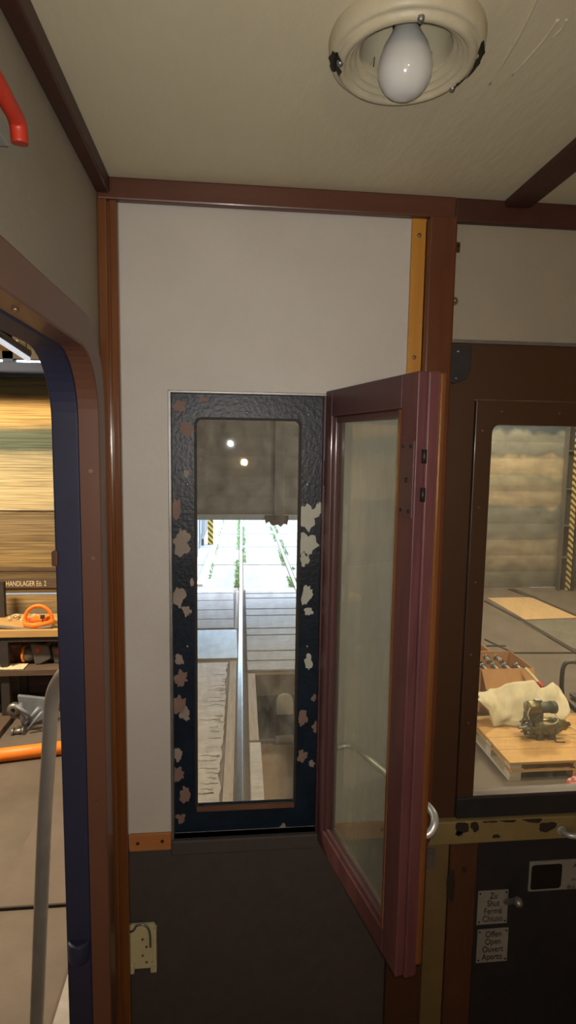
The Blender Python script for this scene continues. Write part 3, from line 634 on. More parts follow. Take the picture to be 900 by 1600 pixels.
b = MB(); b.cyl((pit[0]+.02, pit[3]-.06, zp), (pit[1]-.02, pit[3]-.06, zp), .020, n=16); b.build('pipe', M['timberflange'], pp)
b = MB(); b.cyl((p1.x, pit[3]-.06, zp), (p1.x+.24, pit[3]-.06, zp), .052, n=20); b.build('sleeve', M['timberflange'], pp, bevel=.006)
b = MB(); b.box(p1.x+.05, p1.x+.08, pit[3]-.06, pit[3], zp-.01, zp+.01); b.build('clip', M['darkmetal'], pp); b = MB(); b.box(pit[0]+.1, pit[0]+.12, pit[3]-.06, pit[3], zp-.01, zp+.01); b.build('clip', M['darkmetal'], pp)

# rails, slightly turned against the cab
def rx(Y): return .083 + (Y-4.139)*.0206
def strip(name, x0, x1, y0, y1, z0, z1, m, label=None, cat=None, group=None, bev=0, kind=None, parent=None):
    """a bar that follows the direction of the track; x given at its near end relative to the left rail centre"""
    b = MB(); vs = b.box(0, 1, 0, 1, z0, z1)
    for v in vs:
        Y = y0 if v.co.y < .5 else y1
        v.co.x = rx(Y) + (x0 if v.co.x < .5 else x1); v.co.y = Y
    o = b.build(name, m, parent, bevel=bev); return tag(o, label, cat, group, kind)
GA = 1.035
for k, off, lab in ((0, 0, 'shiny steel rail running straight out below the black framed window'), (1, GA, 'right hand steel rail curving past the grass outside the gate')):
    r = empty('track_rail', (rx(1.5)+off, 1.5, 0), lab if k == 0 else 'second steel rail, right of the first, seen on the bright slabs outside the gate', 'rail')
    o = strip('rail_head', off-.027, off+.027, 1.5, 45, -.02, .012, M['railsteel'], bev=.006, parent=r)
    o = strip('rail_web', off-.040, off+.040, 1.5, 45, -.06, -.003 if k else .002, M['railrust'], parent=r)
strip('track_groove', .040, .075, 1.5, YG, -.03, .0035, M['darkgap'], kind='structure')
strip('pit_coping', .085, .170, 4.9, 6.43, 0, .02, M['timberflange'], kind='structure', bev=.006)
strip('pit_coping', .085, .185, 1.5, 4.87, 0, .018, M['rough_conc'], kind='structure', bev=.006)
# brown timber along the left of the rail
strip('rail_timber', -.125, -.045, 1.5, 6.85, 0, .016, M['timberflange'], 'long brown timber lying against the left side of the near rail', 'timber', bev=.006)
strip('rail_timber', -.09, -.045, 8.1, 10.3, 0, .02, M['timberflange'], 'pale short timber beside the rail close to the gate', 'timber', bev=.006)
# broken concrete apron left of that timber
b = MB(); rnd = random.Random(3)
N_ = 60; lft = [( -.78, 1.6+5.2*i/N_) for i in range(N_+1)]
rgt = [(rx(1.6+5.2*i/N_)-.135-.05*abs(noise.noise(Vector((i*.55, 3, 1))))-abs(rnd.gauss(0, .008)), 1.6+5.2*i/N_) for i in range(N_+1)]
b.prism(lft+rgt[::-1], 'Z', .001, .018); structure(b, 'rough_apron', M['rough_conc'])
c = MB()
for i in range(34):
    y = 3.8+2.7*rnd.random(); x1 = rx(y)-.15-.05*rnd.random(); w = .05+.16*rnd.random()**1.5; n = 6; up, lo = [], []
    for k in range(n+1):
        t = k/n; x = x1-w*t; yy = y+.03*noise.noise(Vector((i*3.1, t*2.2, 0))); h = (.004+.010*rnd.random())*(1-t)**.6
        up.append((x, yy+h)); lo.append((x, yy-h*.5-.0005))
    c.prism(up+lo[::-1], 'Z', .018, .0192)
tag(c.build('concrete_crack', M['crackdirt']), kind='stuff')
# tread plate and timber boards
b = MB(); b.box(-1.2, rx(7.5)-.045, 6.93, 8.06, 0, .022, bev=.004); tag(b.build('tread_plate', M['checker']), 'grey checkered steel plate lying left of the rail', 'plate')
ys = [8.10, 8.55, 9.05, 9.62, 10.10, 10.40]
for i in range(5):
    b = MB(); b.box(-1.25, rx(8.1)-.094, ys[i]+.012, ys[i+1]-.012, 0, .03, bev=.006)
    tag(b.build('floor_board', M['sleeper']), ('nearest', 'second nearest', 'middle', 'second farthest', 'farthest')[i]+' grey board left of the rail between tread plate and gate', 'board', 'boards left of the rail')
n = 18; y = 6.50; i = 0
ordn = ['first', 'second', 'third', 'fourth', 'fifth', 'sixth', 'seventh', 'eighth', 'ninth', 'tenth', 'eleventh', 'twelfth']
wid = [.30, .32, .30, .34, .28, .36, .30, .34, .32, .36, .30, .37]
for i in range(12):
    w = wid[i]; b = MB()
    b.box(rx(y)+.085, rx(y)+GA-.06, y+.008, min(y+w-.008, 10.41), 0, .03+.006*(i % 3), bev=.007)
    o = b.build('timber_board', M['sleeper'])
    tag(o, 'worn grey timber board between the rails, %s in order from the pit towards the gate' % ordn[i], 'board', 'timber boards between the rails'); y += w

# gates
def gate(name, x0, x1, z0, z1, Y, m, lath=.10):
    g = empty(name, ((x0+x1)/2, Y, z0), kind='structure')
    b = MB(); n = int((z1-z0)/lath)
    pts = []
    for i in range(n):                       # slightly bulged laths
        for k in range(5):
            t = k/5; pts.append((Y - .010*math.sin(PI*t), z0+(i+t)*(z1-z0)/n))
    pts.append((Y, z1)); pts += [(Y+.03, z1), (Y+.03, z0)]
    b.prism(pts, 'X', x0, x1); b.build('curtain', m, g); return g
zb = Yp(380, 808, YG).z
g1 = gate('door_2', -1.0, 2.6, zb, 4.6, YG, M['gate'], .34)
b = MB(); b.box(-1.0, 2.6, YG-.03, YG+.04, zb-.05, zb+.05, bev=.008); b.build('bottom_rail', M['gategrey'], g1)
xk = Yp(437, 700, YG).x
b = MB(); b.box(xk-.09, xk+.09, YG-.05, YG-.011, zb, 4.4, bev=.01); b.build('guide_strip', M['gate'], g1)
b = MB(); b.prism([(xk-.26, zb-.01), (xk-.24, zb-.11), (xk-.18, zb-.07), (xk-.12, zb-.15), (xk-.02, zb-.13), (xk+.03, zb-.17), (xk+.09, zb-.11), (xk+.15, zb-.13), (xk+.17, zb-.02), (xk+.17, zb+.04), (xk-.26, zb+.04)], 'Y', YG-.06, YG-.035); b.build('torn_rubber', M['darkgap'], g1)
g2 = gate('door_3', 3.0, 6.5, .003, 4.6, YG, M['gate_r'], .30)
b = MB(); b.box(2.6, 3.0, YG-.06, YG+.2, 0, 4.8); structure(b, 'wall_gate_pier', M['shedwall'])
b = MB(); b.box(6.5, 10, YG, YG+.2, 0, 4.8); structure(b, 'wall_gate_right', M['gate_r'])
b = MB(); b.box(-1.5, -1.0, YG, YG+.2, 0, 4.8); structure(b, 'wall_gate_left', M['shedwall'])
b = MB(); b.box(-1.0, 10, YG+.05, YG+.2, 4.5, 4.9); structure(b, 'wall_gate_lintel', M['shedwall'])
# steel column with hazard stripe
pc = Yp(868, 921, 10.2)
colm = empty('steel_column', (pc.x+.12, 10.22, 0), 'grey steel column with a black and yellow stripe, seen through the right window', 'column')
xa = pc.x
b = MB(); b.box(xa, xa+.03, 10.11, 10.21, 0, 4.8); b.build('flange', M['steel'], colm)
b = MB(); b.box(xa+.03, xa+.26, 10.18, 10.20, 0, 4.8); b.build('web', M['upright'], colm)
b = MB(); b.box(xa+.26, xa+.29, 10.10, 10.32, 0, 4.8); b.build('flange', M['upright'], colm)
for z in (.62, 1.22, 1.9, 2.6, 3.3):
    b = MB(); b.box(xa+.03, xa+.26, 10.12, 10.18, z, z+.025); b.build('stiffener', M['steel'], colm)
b = MB(); b.box(xa+.135, xa+.215, 10.08, 10.119, .02, 4.6); b.build('hazard_strip', M['hazard_pale'], colm)
# floor panels seen through the right window
def fpanel(pix, z, m, name, label, cat, th=.012):
    pts = [(q.x, q.y) for q in (Zp(u, v, 0) for u, v in pix)]
    b = MB(); b.prism(pts, 'Z', 0.0005, z+th); return tag(b.build(name, m, bevel=.003), label, cat)
fpanel([(762, 935), (830, 934), (905, 966), (820, 969)], 0, M['mat_board'], 'floor_mat', 'tan board lying on the shed floor in front of the right gate', 'board')
fpanel([(812, 971), (905, 968), (960, 1030), (880, 1010)], 0, M['grey_sheet'], 'floor_sheet', 'grey sheet on the shed floor nearer than the tan board', 'sheet')
def groove(pix, w, name='floor_groove'):
    a, c = Zp(*pix[0]), Zp(*pix[1]); d = (c-a).normalized(); t = Vector((-d.y, d.x, 0))*w/2
    b = MB(); b.prism([(p.x, p.y) for p in (a-t, c-t, c+t, a+t)], 'Z', .0004, .017); structure(b, name, M['darkgap'])
groove([(758, 940), (819, 972)], .05); groove([(819, 972), (930, 1038)], .07); groove([(798, 921), (835, 935)], .12); groove([(835, 935), (930, 976)], .07)
groove([(758, 1000), (800, 1020)], .02); groove([(798, 1021), (930, 1021)], .02); groove([(760, 1010), (790, 1010)], .02)
groove([(-40, 1425), (160, 1412)], .012)
pa = [Zp(u, v) for u, v in ((-40, 1425), (160, 1412), (130, 1225), (66, 1268), (-10, 1405))]
b = MB(); b.prism([(q.x, q.y) for q in pa], 'Z', .0002, .003); structure(b, 'floor_patch', mat('paler concrete patch', '5A4E44', '6A5D51', rough=.85, scale=3, bump=.4, bscale=20))

# ---- left side: plank wall, beam, sky strip, roof
YW = 6.1
zs = Yp(40, 928, YW).z
bt = Yp(40, 590, YW).z; bt2 = Yp(40, 567, YW).z
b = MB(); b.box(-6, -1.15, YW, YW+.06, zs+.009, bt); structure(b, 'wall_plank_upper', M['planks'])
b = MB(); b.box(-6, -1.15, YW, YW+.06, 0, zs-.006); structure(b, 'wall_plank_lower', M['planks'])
b = MB(); b.box(-6, -1.15, YW-.06, YW+.08, bt, bt2, bev=.01); structure(b, 'trim_16', M['bluebeam'])
for x in (-2.16, -1.60, -2.9, -3.6):
    b = MB(); b.box(x-.05, x+.05, YW-.04, YW+.06, bt2, bt2+.3); structure(b, 'trim_17', M['bluebeam'])
b = MB(); b.box(-6, -1.15, YW-.04, YW+.06, bt2+.032, 4.85); structure(b, 'wall_plank_gable', M['roof'])
# plank joints: battens fixed on the wall
zj = Yp(40, 798, YW).z
for z, h in ((zj, .012), (Yp(40, 891, YW).z, .014), (Yp(40, 905, YW).z, .012)):
    b = MB(); b.box(-6, -1.15, YW-.008, YW, z-h/2, z+h/2); structure(b, 'trim_18', M['shelfdark'])
b = MB(); b.box(-1.15, -1.09, YW, YG+.1, 0, 4.85); structure(b, 'wall_shed_inner', M['shedwall'])
b = MB(); b.box(-6.2, -6, -9, YW, 0, 4.85); structure(b, 'wall_shed_left', M['shedwall'])
b = MB(); b.box(10, 10.2, -9, YG+.1, 0, 4.85); structure(b, 'wall_shed_right', M['shedwall'])
b = MB(); b.box(-6.2, 10.2, -9.2, -9, 0, 4.85); structure(b, 'wall_shed_back', M['shedwall'])
b = MB(); b.box(-6.2, 10.2, -9.2, YW+.08, 4.85, 4.95); b.box(-1.15, 10.2, YW+.08, YG+.2, 4.85, 4.95); structure(b, 'shed_roof', M['roof'])
p0, p1 = Yp(-30, 518, 5.2), Yp(50, 553, 5.6)
b = MB(); b.box(-4.5, p1.x, 5.25, 5.6, p1.z+.02, p1.z+.06); structure(b, 'shed_soffit', M['beigepanel'])
# fluorescent fitting
a, c = Yp(-40, 506, 4.6), Yp(44, 561, 5.3)
fl = empty('fluorescent_lamp', a, 'long white fluorescent tube fitting above the plank wall, seen through the left doorway', 'lamp')
b = MB(); b.cyl(a, c, .022, n=14); b.build('tube', M['tube'], fl)
b = MB(); up = Vector((0, 0, .045)); b.cyl(a+up, c+up, .035, n=8); b.build('tray', M['upright'], fl)
for t in (.04, .96):
    q = a.lerp(c, t); b = MB(); b.cyl(q, q+Vector((0, 0, .3)), .008, n=8); b.build('hanger', M['upright'], fl)
# painted sign board
p0, p1 = Yp(6, 905, YW-.012), Yp(98, 918, YW-.012)
sg = empty('sign_board', (p0.x, YW-.012, p1.z), 'narrow dark board on the plank wall lettered HANDLAGER', 'sign')
b = MB(); b.box(p0.x-.3, p0.x+1.2, YW-.02, YW-.0085, p1.z, p0.z); b.build('board', M['shelfdark'], sg)
q = Yp(9, 912.5, YW-.02); text('HANDLAGER Eö. 2', (q.x, YW-.0205, q.z), .078, M['chalk'], sg, align='LEFT', sx=.62)

# ---- shelf with its load
SY0, SY1 = 5.45, 6.0
sh = empty('storage_shelf', (-2.1, 5.7, 0), 'shelf of dark steel and planks standing at the plank wall', 'shelf')
z1 = Yp(40, 985, SY0).z; z1b = Yp(40, 996, SY0).z; z1c = Yp(40, 1004, SY0).z
z2 = Yp(40, 1046, SY0).z; z2b = Yp(40, 1055, SY0).z
xl, xr = -3.4, -1.28
b = MB(); b.box(xl, xr, SY0, SY1, z1b, z1, bev=.004); b.build('top_plank', M['shelfwood'], sh)
b = MB(); b.box(xl, xr, SY0+.02, SY0+.06, z1c, z1b); b.build('beam', M['upright'], sh)
b = MB(); b.box(xl, xr, SY0-.02, SY1, z2b, z2, bev=.004); b.build('lower_plank', M['shelfdark'], sh)
for x in (Yp(7, 1080, SY0).x, -1.36, -3.3):
    for yy in (SY0+.02, SY1-.07):
        b = MB(); b.box(x-.038, x+.038, yy, yy+.05, 0, z1c if yy < 5.6 else z1c); b.build('upright', M['upright'], sh)
x = Yp(0, 940, SY1-.1).x
b = MB(); b.box(x-.05, x+.045, SY1-.12, SY1-.06, z1, Yp(2, 906, SY1).z); b.build('post', M['upright'], sh)
for x in (Yp(7, 1080, SY0).x, -1.36):
    b = MB(); b.box(x-.06, x+.06, 4.9, SY1, 0.001, .05, bev=.006); b.build('foot', M['shelfdark'], sh)
# orange arch guard
og = empty('orange_carrier', (Yp(60, 980, 5.62).x, 5.62, z1), 'bright orange round plastic carrier with a hoop handle on the top plank', 'carrier')
cx = Yp(60.5, 970, 5.62).x; wr = .125
b = MB(); zt = Yp(60, 944, 5.62).z; zbm = z1+.02
arc = [(cx-wr, 5.62, zbm+.005)] + [(cx-wr*math.cos(PI*i/10), 5.62, zbm+.03+(zt-zbm-.045)*math.sin(PI*i/10)) for i in range(11)] + [(cx+wr, 5.62, zbm+.005)]
b.tube(arc, .017, n=12, sub=3); b.build('hoop', M['orange'], og)
b = MB(); b.lathe([(.100, .0), (.135, .004), (.142, .030), (.138, .052), (.118, .055), (.110, .046), (.108, .012), (.09, .008), (0, .008)], (cx, 5.62, z1), n=32); b.build('ring_base', M['orange'], og)
b = MB(); b.box(cx+.02, cx+.055, 5.60, 5.63, z1+.06, z1+.095, bev=.003); b.box(cx+.034, cx+.041, 5.61, 5.62, z1+.006, z1+.062); b.build('clip', M['upright'], og)
# hose, brass fitting and packaging litter
b = MB(); b.tube([Yp(-20, 979, 5.50), Yp(5, 980, 5.50), Yp(30, 983, 5.50), Yp(60, 982, 5.50), Yp(82, 979, 5.50)], .017, n=12); o = b.build('hose', M['hose'])
tag(o, 'grey rubber hose lying along the front of the top plank', 'hose')
for v in o.data.vertices: v.co.z = max(v.co.z, z1+.0005)
hf = MB(); q = Yp(84, 977, 5.52); hf.cyl((q.x, 5.52, z1+.018), (q.x+.07, 5.52, z1+.018), .017, n=10); hf.cyl((q.x+.03, 5.52, z1+.018), (q.x+.05, 5.52, z1+.018), .022, n=6); tag(hf.build('hose_fitting', M['brass']), 'small brass hose fitting at the right end of the grey hose', 'fitting')
b = MB(); rnd = random.Random(5)
q0 = Yp(12, 976, 5.8)
for i in range(26):
    x = q0.x+.26*rnd.random(); y = 5.75+.15*rnd.random(); z = z1+.004+.05*rnd.random()*(1-abs(x-q0.x-.15)/.2); s = .012+.014*rnd.random()
    b.box(x-s, x+s, y-s*.6, y+s*.6, z1+.001 if z < z1+.01 else z-.006, z+.006, rz=rnd.random()*3)
tag(b.build('packing_scraps', M['rag']), 'heap of pale packing scraps behind the orange carrier', 'scraps', kind='stuff')
# lanterns on the lower plank
def lantern(u0, u1, v0, v1, Y, label, face):
    a, c = Yp(u0, v0, Y), Yp(u1, v1, Y); w = (c.x-a.x)/2; cx = (a.x+c.x)/2; h = a.z-z2
    t = empty('signal_lantern', (cx, Y, z2), label, 'lantern', 'grey signal lanterns')
    b = MB(); b.prism([(cx-w*.95, z2+h*.98), (cx+w*.75, z2+h*.9), (cx+w, z2+h*.25), (cx-w*.1, z2+.001), (cx-w*.55, z2+.001)], 'Y', Y, Y+.16); b.build('body', M['lantern'], t, bevel=.012)
    b = MB(); b.cyl((cx+w*face, Y-.004, z2+h*.68), (cx+w*face, Y+.001, z2+h*.68), .020, n=20); b.build('red_mark', M['red'], t)
    b = MB(); b.cyl((cx-w*.1, Y+.08, z2+h*.93), (cx-w*.1, Y+.08, z2+h*1.08), .05, .04, n=18); b.build('cap', M['upright'], t)
    return t, cx, w, h
t, cx, w, h = lantern(46, 80, 1005, 1046, 5.56, 'grey signal lantern with a red dot, its round orange rimmed lens to the left', -.25)
b = MB(); b.lathe([(0, -.085), (.05, -.08), (.066, -.06), (.07, -.02), (.06, .02)], (cx-w*.95, 5.62, z2+h*.42), 'X', 28); 
b.build('lens_barrel', M['lantern'], t)
b = MB(); b.lathe([(.052, -.088), (.075, -.084), (.078, -.070), (.070, -.062)], (cx-w*.95, 5.62, z2+h*.42), 'X', 28); b.build('lens_rim', M['orange'], t)
lantern(79, 104, 1010, 1046, 5.58, 'grey signal lantern with a red dot, right half hidden behind the navy door frame', -.15)
b = MB(); rnd = random.Random(8)
q = Yp(12, 1040, 5.5)
bm = b.b; G = 14
vv = [[bm.verts.new((q.x-.20+.36*i/G, 5.44+.14*j/6, z2+.003+.035*abs(noise.noise(Vector((i*.6, j*.7, 2))))*math.sin(PI*(i+.5)/(G+1))*math.sin(PI*(j+.5)/7))) for j in range(7)] for i in range(G+1)]
for i in range(G):
    for j in range(6): bm.faces.new((vv[i][j], vv[i+1][j], vv[i+1][j+1], vv[i][j+1]))
o = b.build('rag', M['rag']); tag(o, 'crumpled cream rag on the front of the lower plank', 'rag'); so = o.modifiers.new('s', 'SOLIDIFY'); so.thickness = .006; so.offset = 1
rp = empty('rusty_fitting', (q.x, 5.75, z2), 'rusty brown iron machine part on the lower plank left of the lanterns', 'machine part')
b = MB(); a = Yp(2, 1022, 5.75); b.cyl((a.x-.15, 5.75, z2+.09), (a.x+.15, 5.75, z2+.10), .035, n=16); b.build('shaft', M['rust'], rp)
b = MB(); b.box(a.x+.10, a.x+.22, 5.68, 5.82, z2+.001, z2+.16, bev=.015); b.build('block', M['rust'], rp)
b = MB(); b.tube([(a.x-.12, 5.68, z2+.01), (a.x-.02, 5.66, z2+.05), (a.x+.06, 5.66, z2+.13)], .013, n=10); b.tube([(a.x+.16, 5.64, z2+.01), (a.x+.10, 5.65, z2+.10)], .014, n=10); b.build('lever', M['rust'], rp)
b = MB(); b.tube([(a.x-.2, 5.74, z2+.14), (a.x-.05, 5.74, z2+.16), (a.x+.12, 5.75, z2+.165)], .014, n=10); b.build('strap', M['shelfdark'], rp)

# ---- machine assembly on the floor under the shelf
q = Zp(40, 1148)
mc = empty('machine_linkage', (q.x, q.y, 0), 'blue grey iron linkage lying on the floor under the shelf', 'machine part')
def mp(u, v, Y=5.25): r = Yp(u, v, Y); return Vector((r.x, r.y, max(r.z, .02)))
b = MB(); b.prism([(mp(20, 1095).x, mp(20, 1095).z), (mp(68, 1100).x, mp(68, 1100).z), (mp(72, 1128).x, mp(72, 1128).z), (mp(45, 1148).x, .005), (mp(28, 1140).x, .02)], 'Y', 5.36, 5.40); b.build('side_plate', M['bluegrey'], mc, bevel=.006)
b = MB(); b.cyl(mp(36, 1136), mp(62, 1105), .020, n=14); b.build('rod', M['bluegrey'], mc)
b = MB(); b.cyl(mp(44, 1140, 5.2), mp(66, 1112, 5.2), .014, n=14); b.build('rod', M['bluegrey'], mc)
b = MB(); b.cyl(mp(24, 1102, 5.2), mp(47, 1118, 5.2), .016, n=14); b.build('rod', M['bluegrey'], mc)
b = MB(); b.cyl(mp(30, 1100), mp(40, 1146), .026, .02, n=12); b.build('arm', M['bluegrey'], mc)
b = MB(); b.cyl(mp(20, 1145, 5.2), mp(38, 1141, 5.2), .024, n=16); b.cyl(mp(19, 1145, 5.2), mp(22, 1145, 5.2), .036, n=16); b.cyl(mp(36, 1142, 5.2), mp(38.5, 1141.5, 5.2), .036, n=16); b.build('roller', M['steel'], mc)
b = MB(); b.lathe([(.02, -.03), (.055, -.03), (.06, 0), (.055, .03), (.02, .03)], mp(22, 1108), 'Y', 20); b.build('eye', M['steel'], mc)
b = MB(); b.cyl(mp(17, 1118), mp(32, 1121), .018, n=12); b.build('pin', M['steel'], mc)
# timber and dark crate behind
# orange pipe on the floor
a, c = Zp(-25, 1183, .055), Zp(130, 1164, .055)
b = MB(); d = (c-a); b.cyl(a-d*.5, c+d*.5, .055, n=28); tag(b.build('drain_pipe', M['orange']), 'long orange plastic pipe lying across the shed floor at left', 'pipe')

# ---- right side: pallet with its load
fp = Zp(795, 1221)
px0, py0 = fp.x, fp.y; PW, PD = 1.2, .80
pal = empty('wooden_pallet', (px0+PW/2, py0+PD/2, 0), 'wooden pallet carrying an old motor behind the right window', 'pallet')
for k in range(4):
    y = py0 + k*.2005
    b = MB(); b.box(px0, px0+PW, y, y+.196, .134, .156, bev=.003); b.build('deck_board', M['pine'], pal)
b = MB(); b.box(px0+.001, px0+.10, py0+.004, py0+PD-.004, .0005, .022, bev=.002); b.build('skid_board', M['pine_lit'], pal)
for k, x in enumerate((px0, px0+.53, px0+1.06)):
    b = MB(); b.box(x+.02, x+.12, py0+.002, py0+PD-.002, .078, .10, bev=.003); b.build('stringer', M['pine'], pal)
    for y in (py0+.002, py0+.34, py0+.70):
        b = MB(); b.box(x+.005, x+.10, y, y+.095, .1, .134, bev=.003); b.build('block', M['pine_lit' if k == 0 else 'pine'], pal)
        b = MB(); b.box(x+.005, x+.10, y, y+.095, .0225 if k == 0 else 0, .0775, bev=.003); b.build('block', M['pine_lit' if k == 0 else 'pine'], pal)
b = MB(); b.box(px0, px0+PW, py0+.001, py0+.10, .070, .0795, bev=.002); b.build('front_board', M['pine'], pal)
ZPAL = .156
# motor
def at(u, v, Y): return Yp(u, v, Y)
ym = 4.52
mo = empty('electric_motor', (at(845, 1160, ym).x, ym, ZPAL), 'old brass coloured motor with a smaller dark motor on top, on the pallet', 'motor')
a, c = at(831, 1138, ym), at(869, 1138, ym); zc = ZPAL+.092; R1 = .072
L1 = c.x-a.x
b = MB(); b.lathe([(0, -.005), (.05, 0), (R1*.86, .006), (R1*.9, .03), (R1, .04), (R1, L1-.04), (R1*.92, L1-.03), (R1*.9, L1-.004), (0, L1)], (a.x, ym, zc), 'X', 36); b.build('main_body', M['brass'], mo)
b = MB(); b.lathe([(R1*1.02, .0), (R1*1.05, .004), (R1*1.05, .02), (R1*1.02, .024)], (a.x+.05, ym, zc), 'X', 36); b.build('band', M['greengrey'], mo)
b = MB(); b.lathe([(R1*1.02, .0), (R1*1.05, .004), (R1*1.05, .02), (R1*1.02, .024)], (a.x+L1-.055, ym, zc), 'X', 36); b.build('band', M['greengrey'], mo)
b = MB(); b.lathe([(0, -.12), (.014, -.12), (.015, -.07), (.030, -.066), (.034, -.03), (.030, -.004)], (a.x, ym, zc), 'X', 24); b.build('shaft_end', M['steel'], mo)
b = MB(); b.lathe([(.055, -.052), (.085, -.052), (.088, -.046), (.088, -.036), (.085, -.032), (.055, -.032)], (a.x, ym, zc), 'X', 28); b.build('flange_ring', M['greengrey'], mo)
for k in range(5):
    an = 2*PI*k/5+.3; yy, zz = ym+.07*math.cos(an), zc+.07*math.sin(an)
    b = MB(); b.cyl((a.x-.075, yy, zz), (a.x+.01, yy, zz), .008, n=10); b.build('tie_rod', M['steel'], mo)
b = MB(); b.tube([(a.x-.06, ym-.05, zc+.075), (a.x-.02, ym-.08, zc+.11), (a.x+.03, ym-.06, zc+.13), (a.x+.06, ym-.03, zc+.10)], .006, n=8); b.build('cable', M['upright'], mo)
b = MB(); b.tube([(a.x+.08, ym-.075, zc+.02), (a.x+.12, ym-.095, zc-.03), (a.x+.17, ym-.10, ZPAL+.006), (a.x+.24, ym-.11, ZPAL+.006)], .006, n=8); b.build('cable', M['upright'], mo)
b = MB(); b.box(a.x-.06, a.x+.02, ym-.03, ym+.05, zc+.06, zc+.13, bev=.008); b.build('terminal_box', M['greengrey'], mo)
b = MB(); b.lathe([(.060, -.004), (.060, .02), (.048, .03), (.044, .075), (.028, .09), (.024, .115), (0, .118)], (a.x+L1, ym, zc+.01), 'X', 24); b.build('end_cap', M['brass'], mo)
for dx in (.05, L1-.06):
    for dy in (-.075, .055):
        b = MB(); b.prism([(a.x+dx-.03, ZPAL+.0005), (a.x+dx+.03, ZPAL+.0005), (a.x+dx+.018, zc-.04), (a.x+dx-.018, zc-.04)], 'Y', ym+dy*.7-.01, ym+dy*.7+.02); b.build('foot', M['greengrey'], mo)
zu = at(845, 1106, ym).z
a2, c2 = at(822, 1106, ym), at(868, 1106, ym); L2 = c2.x-a2.x
b = MB(); b.lathe([(0, 0), (.052, .003), (.058, .02), (.058, .10), (.05, .112), (.05, .122)], (a2.x, ym, zu+.006), 'X', 28); b.build('gearbox', M['brass'], mo)
b = MB(); b.lathe([(.044, .12), (.046, .13), (.046, L2-.05), (.052, L2-.048), (.052, L2-.006), (.046, L2), (0, L2)], (a2.x, ym, zu+.003), 'X', 28); b.build('upper_motor', M['greengrey'], mo)
b = MB(); b.box(a2.x+.03, a2.x+.14, ym-.04, ym+.04, zc+R1*.8, zu-.03, bev=.006); b.build('mount', M['greengrey'], mo)
b = MB(); b.box(a2.x+.07, a2.x+.13, ym-.02, ym+.02, zu+.055, zu+.078, bev=.004); b.build('lug', M['steel'], mo)
b = MB(); b.tube([(a2.x+.01, ym-.05, zu+.03), (a2.x-.015, ym-.06, zu-.02), (a2.x+.0, ym-.06, zu-.07)], .005, n=8); b.build('cable', M['rag'], mo); b = MB(); b.tube([(a2.x+L2-.02, ym-.02, zu-.04), (a2.x+L2-.0, ym-.05, zu-.09), (a2.x+L2-.06, ym-.07, zu-.115), (a2.x+L2-.13, ym-.06, zu-.10)], .004, n=8); b.build('cable', M['rag'], mo)
b = MB(); b.tube([(a.x+L1+.09, ym-.02, zc+.01), (a.x+L1+.15, ym-.05, zc-.02), (a.x+L1+.165, ym-.10, zc-.09), (a.x+L1+.10, ym-.16, ZPAL+.005)], .006, n=8); b.build('cable', M['rag'], mo)
# draped tarpaulin behind the motor
b = MB(); bm = b.b
top = [(746, 1082), (760, 1080), (772, 1078), (786, 1070), (802, 1065), (836, 1064), (842, 1074), (864, 1067), (873, 1074)]
bot = [(744, 1092), (764, 1110), (772, 1142), (790, 1143), (808, 1143), (830, 1141), (850, 1135), (872, 1128), (891, 1114)]
YT0, YT1 = 5.02, 4.72
NI, NJ = 32, 14
def lerp_list(L, t):
    x = t*(len(L)-1); i = min(int(x), len(L)-2); f = x-i
    return L[i][0]*(1-f)+L[i+1][0]*f, L[i][1]*(1-f)+L[i+1][1]*f
G = []
for i in range(NI+1):
    u0, v0 = lerp_list(top, i/NI); u1, v1 = lerp_list(bot, i/NI); P0, P1 = Yp(u0, v0, YT0), Yp(u1, v1, YT1); row = []
    P1.z = max(P1.z, ZPAL+.005)
    for j in range(NJ+1):
        t = j/NJ; q = P0.lerp(P1, t)
        q.y += .05*noise.noise(Vector((i*.22, j*.22, 4))) - .05*math.sin(PI*t)
        q.z += .018*noise.noise(Vector((i*.35, j*.3, 9)))*math.sin(PI*t)
        row.append(bm.verts.new(q))
    G.append(row)
for i in range(NI):
    for j in range(NJ): f = bm.faces.new((G[i][j], G[i+1][j], G[i+1][j+1], G[i][j+1])); f.smooth = True
o = b.build('tarpaulin', M['tarp']); tag(o, 'cream stained sheet draped behind the motor on the pallet', 'sheet'); so = o.modifiers.new('s', 'SOLIDIFY'); so.thickness = .012; so.offset = 0
# cardboard boxes
def box_thing(pix, Y, dep, label, flap=True, zmin=0):
    a, c = Yp(pix[0], pix[1], Y), Yp(pix[2], pix[3], Y); x0, x1, zt = a.x, c.x, a.z
    zl = zmin
    t = empty('cardboard_box', ((x0+x1)/2, Y+dep/2, zl), label, 'box', 'cardboard boxes')
    b = MB(); w = .006
    b.box(x0, x1, Y, Y+w, zl, zt); b.box(x0, x1, Y+dep-w, Y+dep, zl, zt); b.box(x0, x0+w, Y+w, Y+dep-w, zl, zt); b.box(x1-w, x1, Y+w, Y+dep-w, zl, zt); b.box(x0+w, x1-w, Y+w, Y+dep-w, zl, zl+w)
    b.build('carton', M['cardboard'], t)
    if flap:
        b = MB(); f = b.box(x0+.004, x1-.004, Y-.20, Y-.001, zt-.008, zt-.002)
        bmesh.ops.rotate(b.b, verts=f, cent=(0, Y, zt), matrix=Matrix.Rotation(.9, 3, 'X')); b.build('flap', M['cardboard'], t)
        b = MB(); f = b.box(x0-.16, x0-.001, Y+.01, Y+dep-.01, zt-.008, zt-.002)
        bmesh.ops.rotate(b.b, verts=f, cent=(x0, Y, zt), matrix=Matrix.Rotation(.5, 3, 'Y')); b.build('flap', M['cardboard'], t)
    return x0, x1, zt
x0, x1, zt = box_thing((752, 1046, 832, 1080), 5.32, .5, 'open cardboard box full of metal parts behind the cream sheet')
bx = Yp(755, 1020, 5.95)
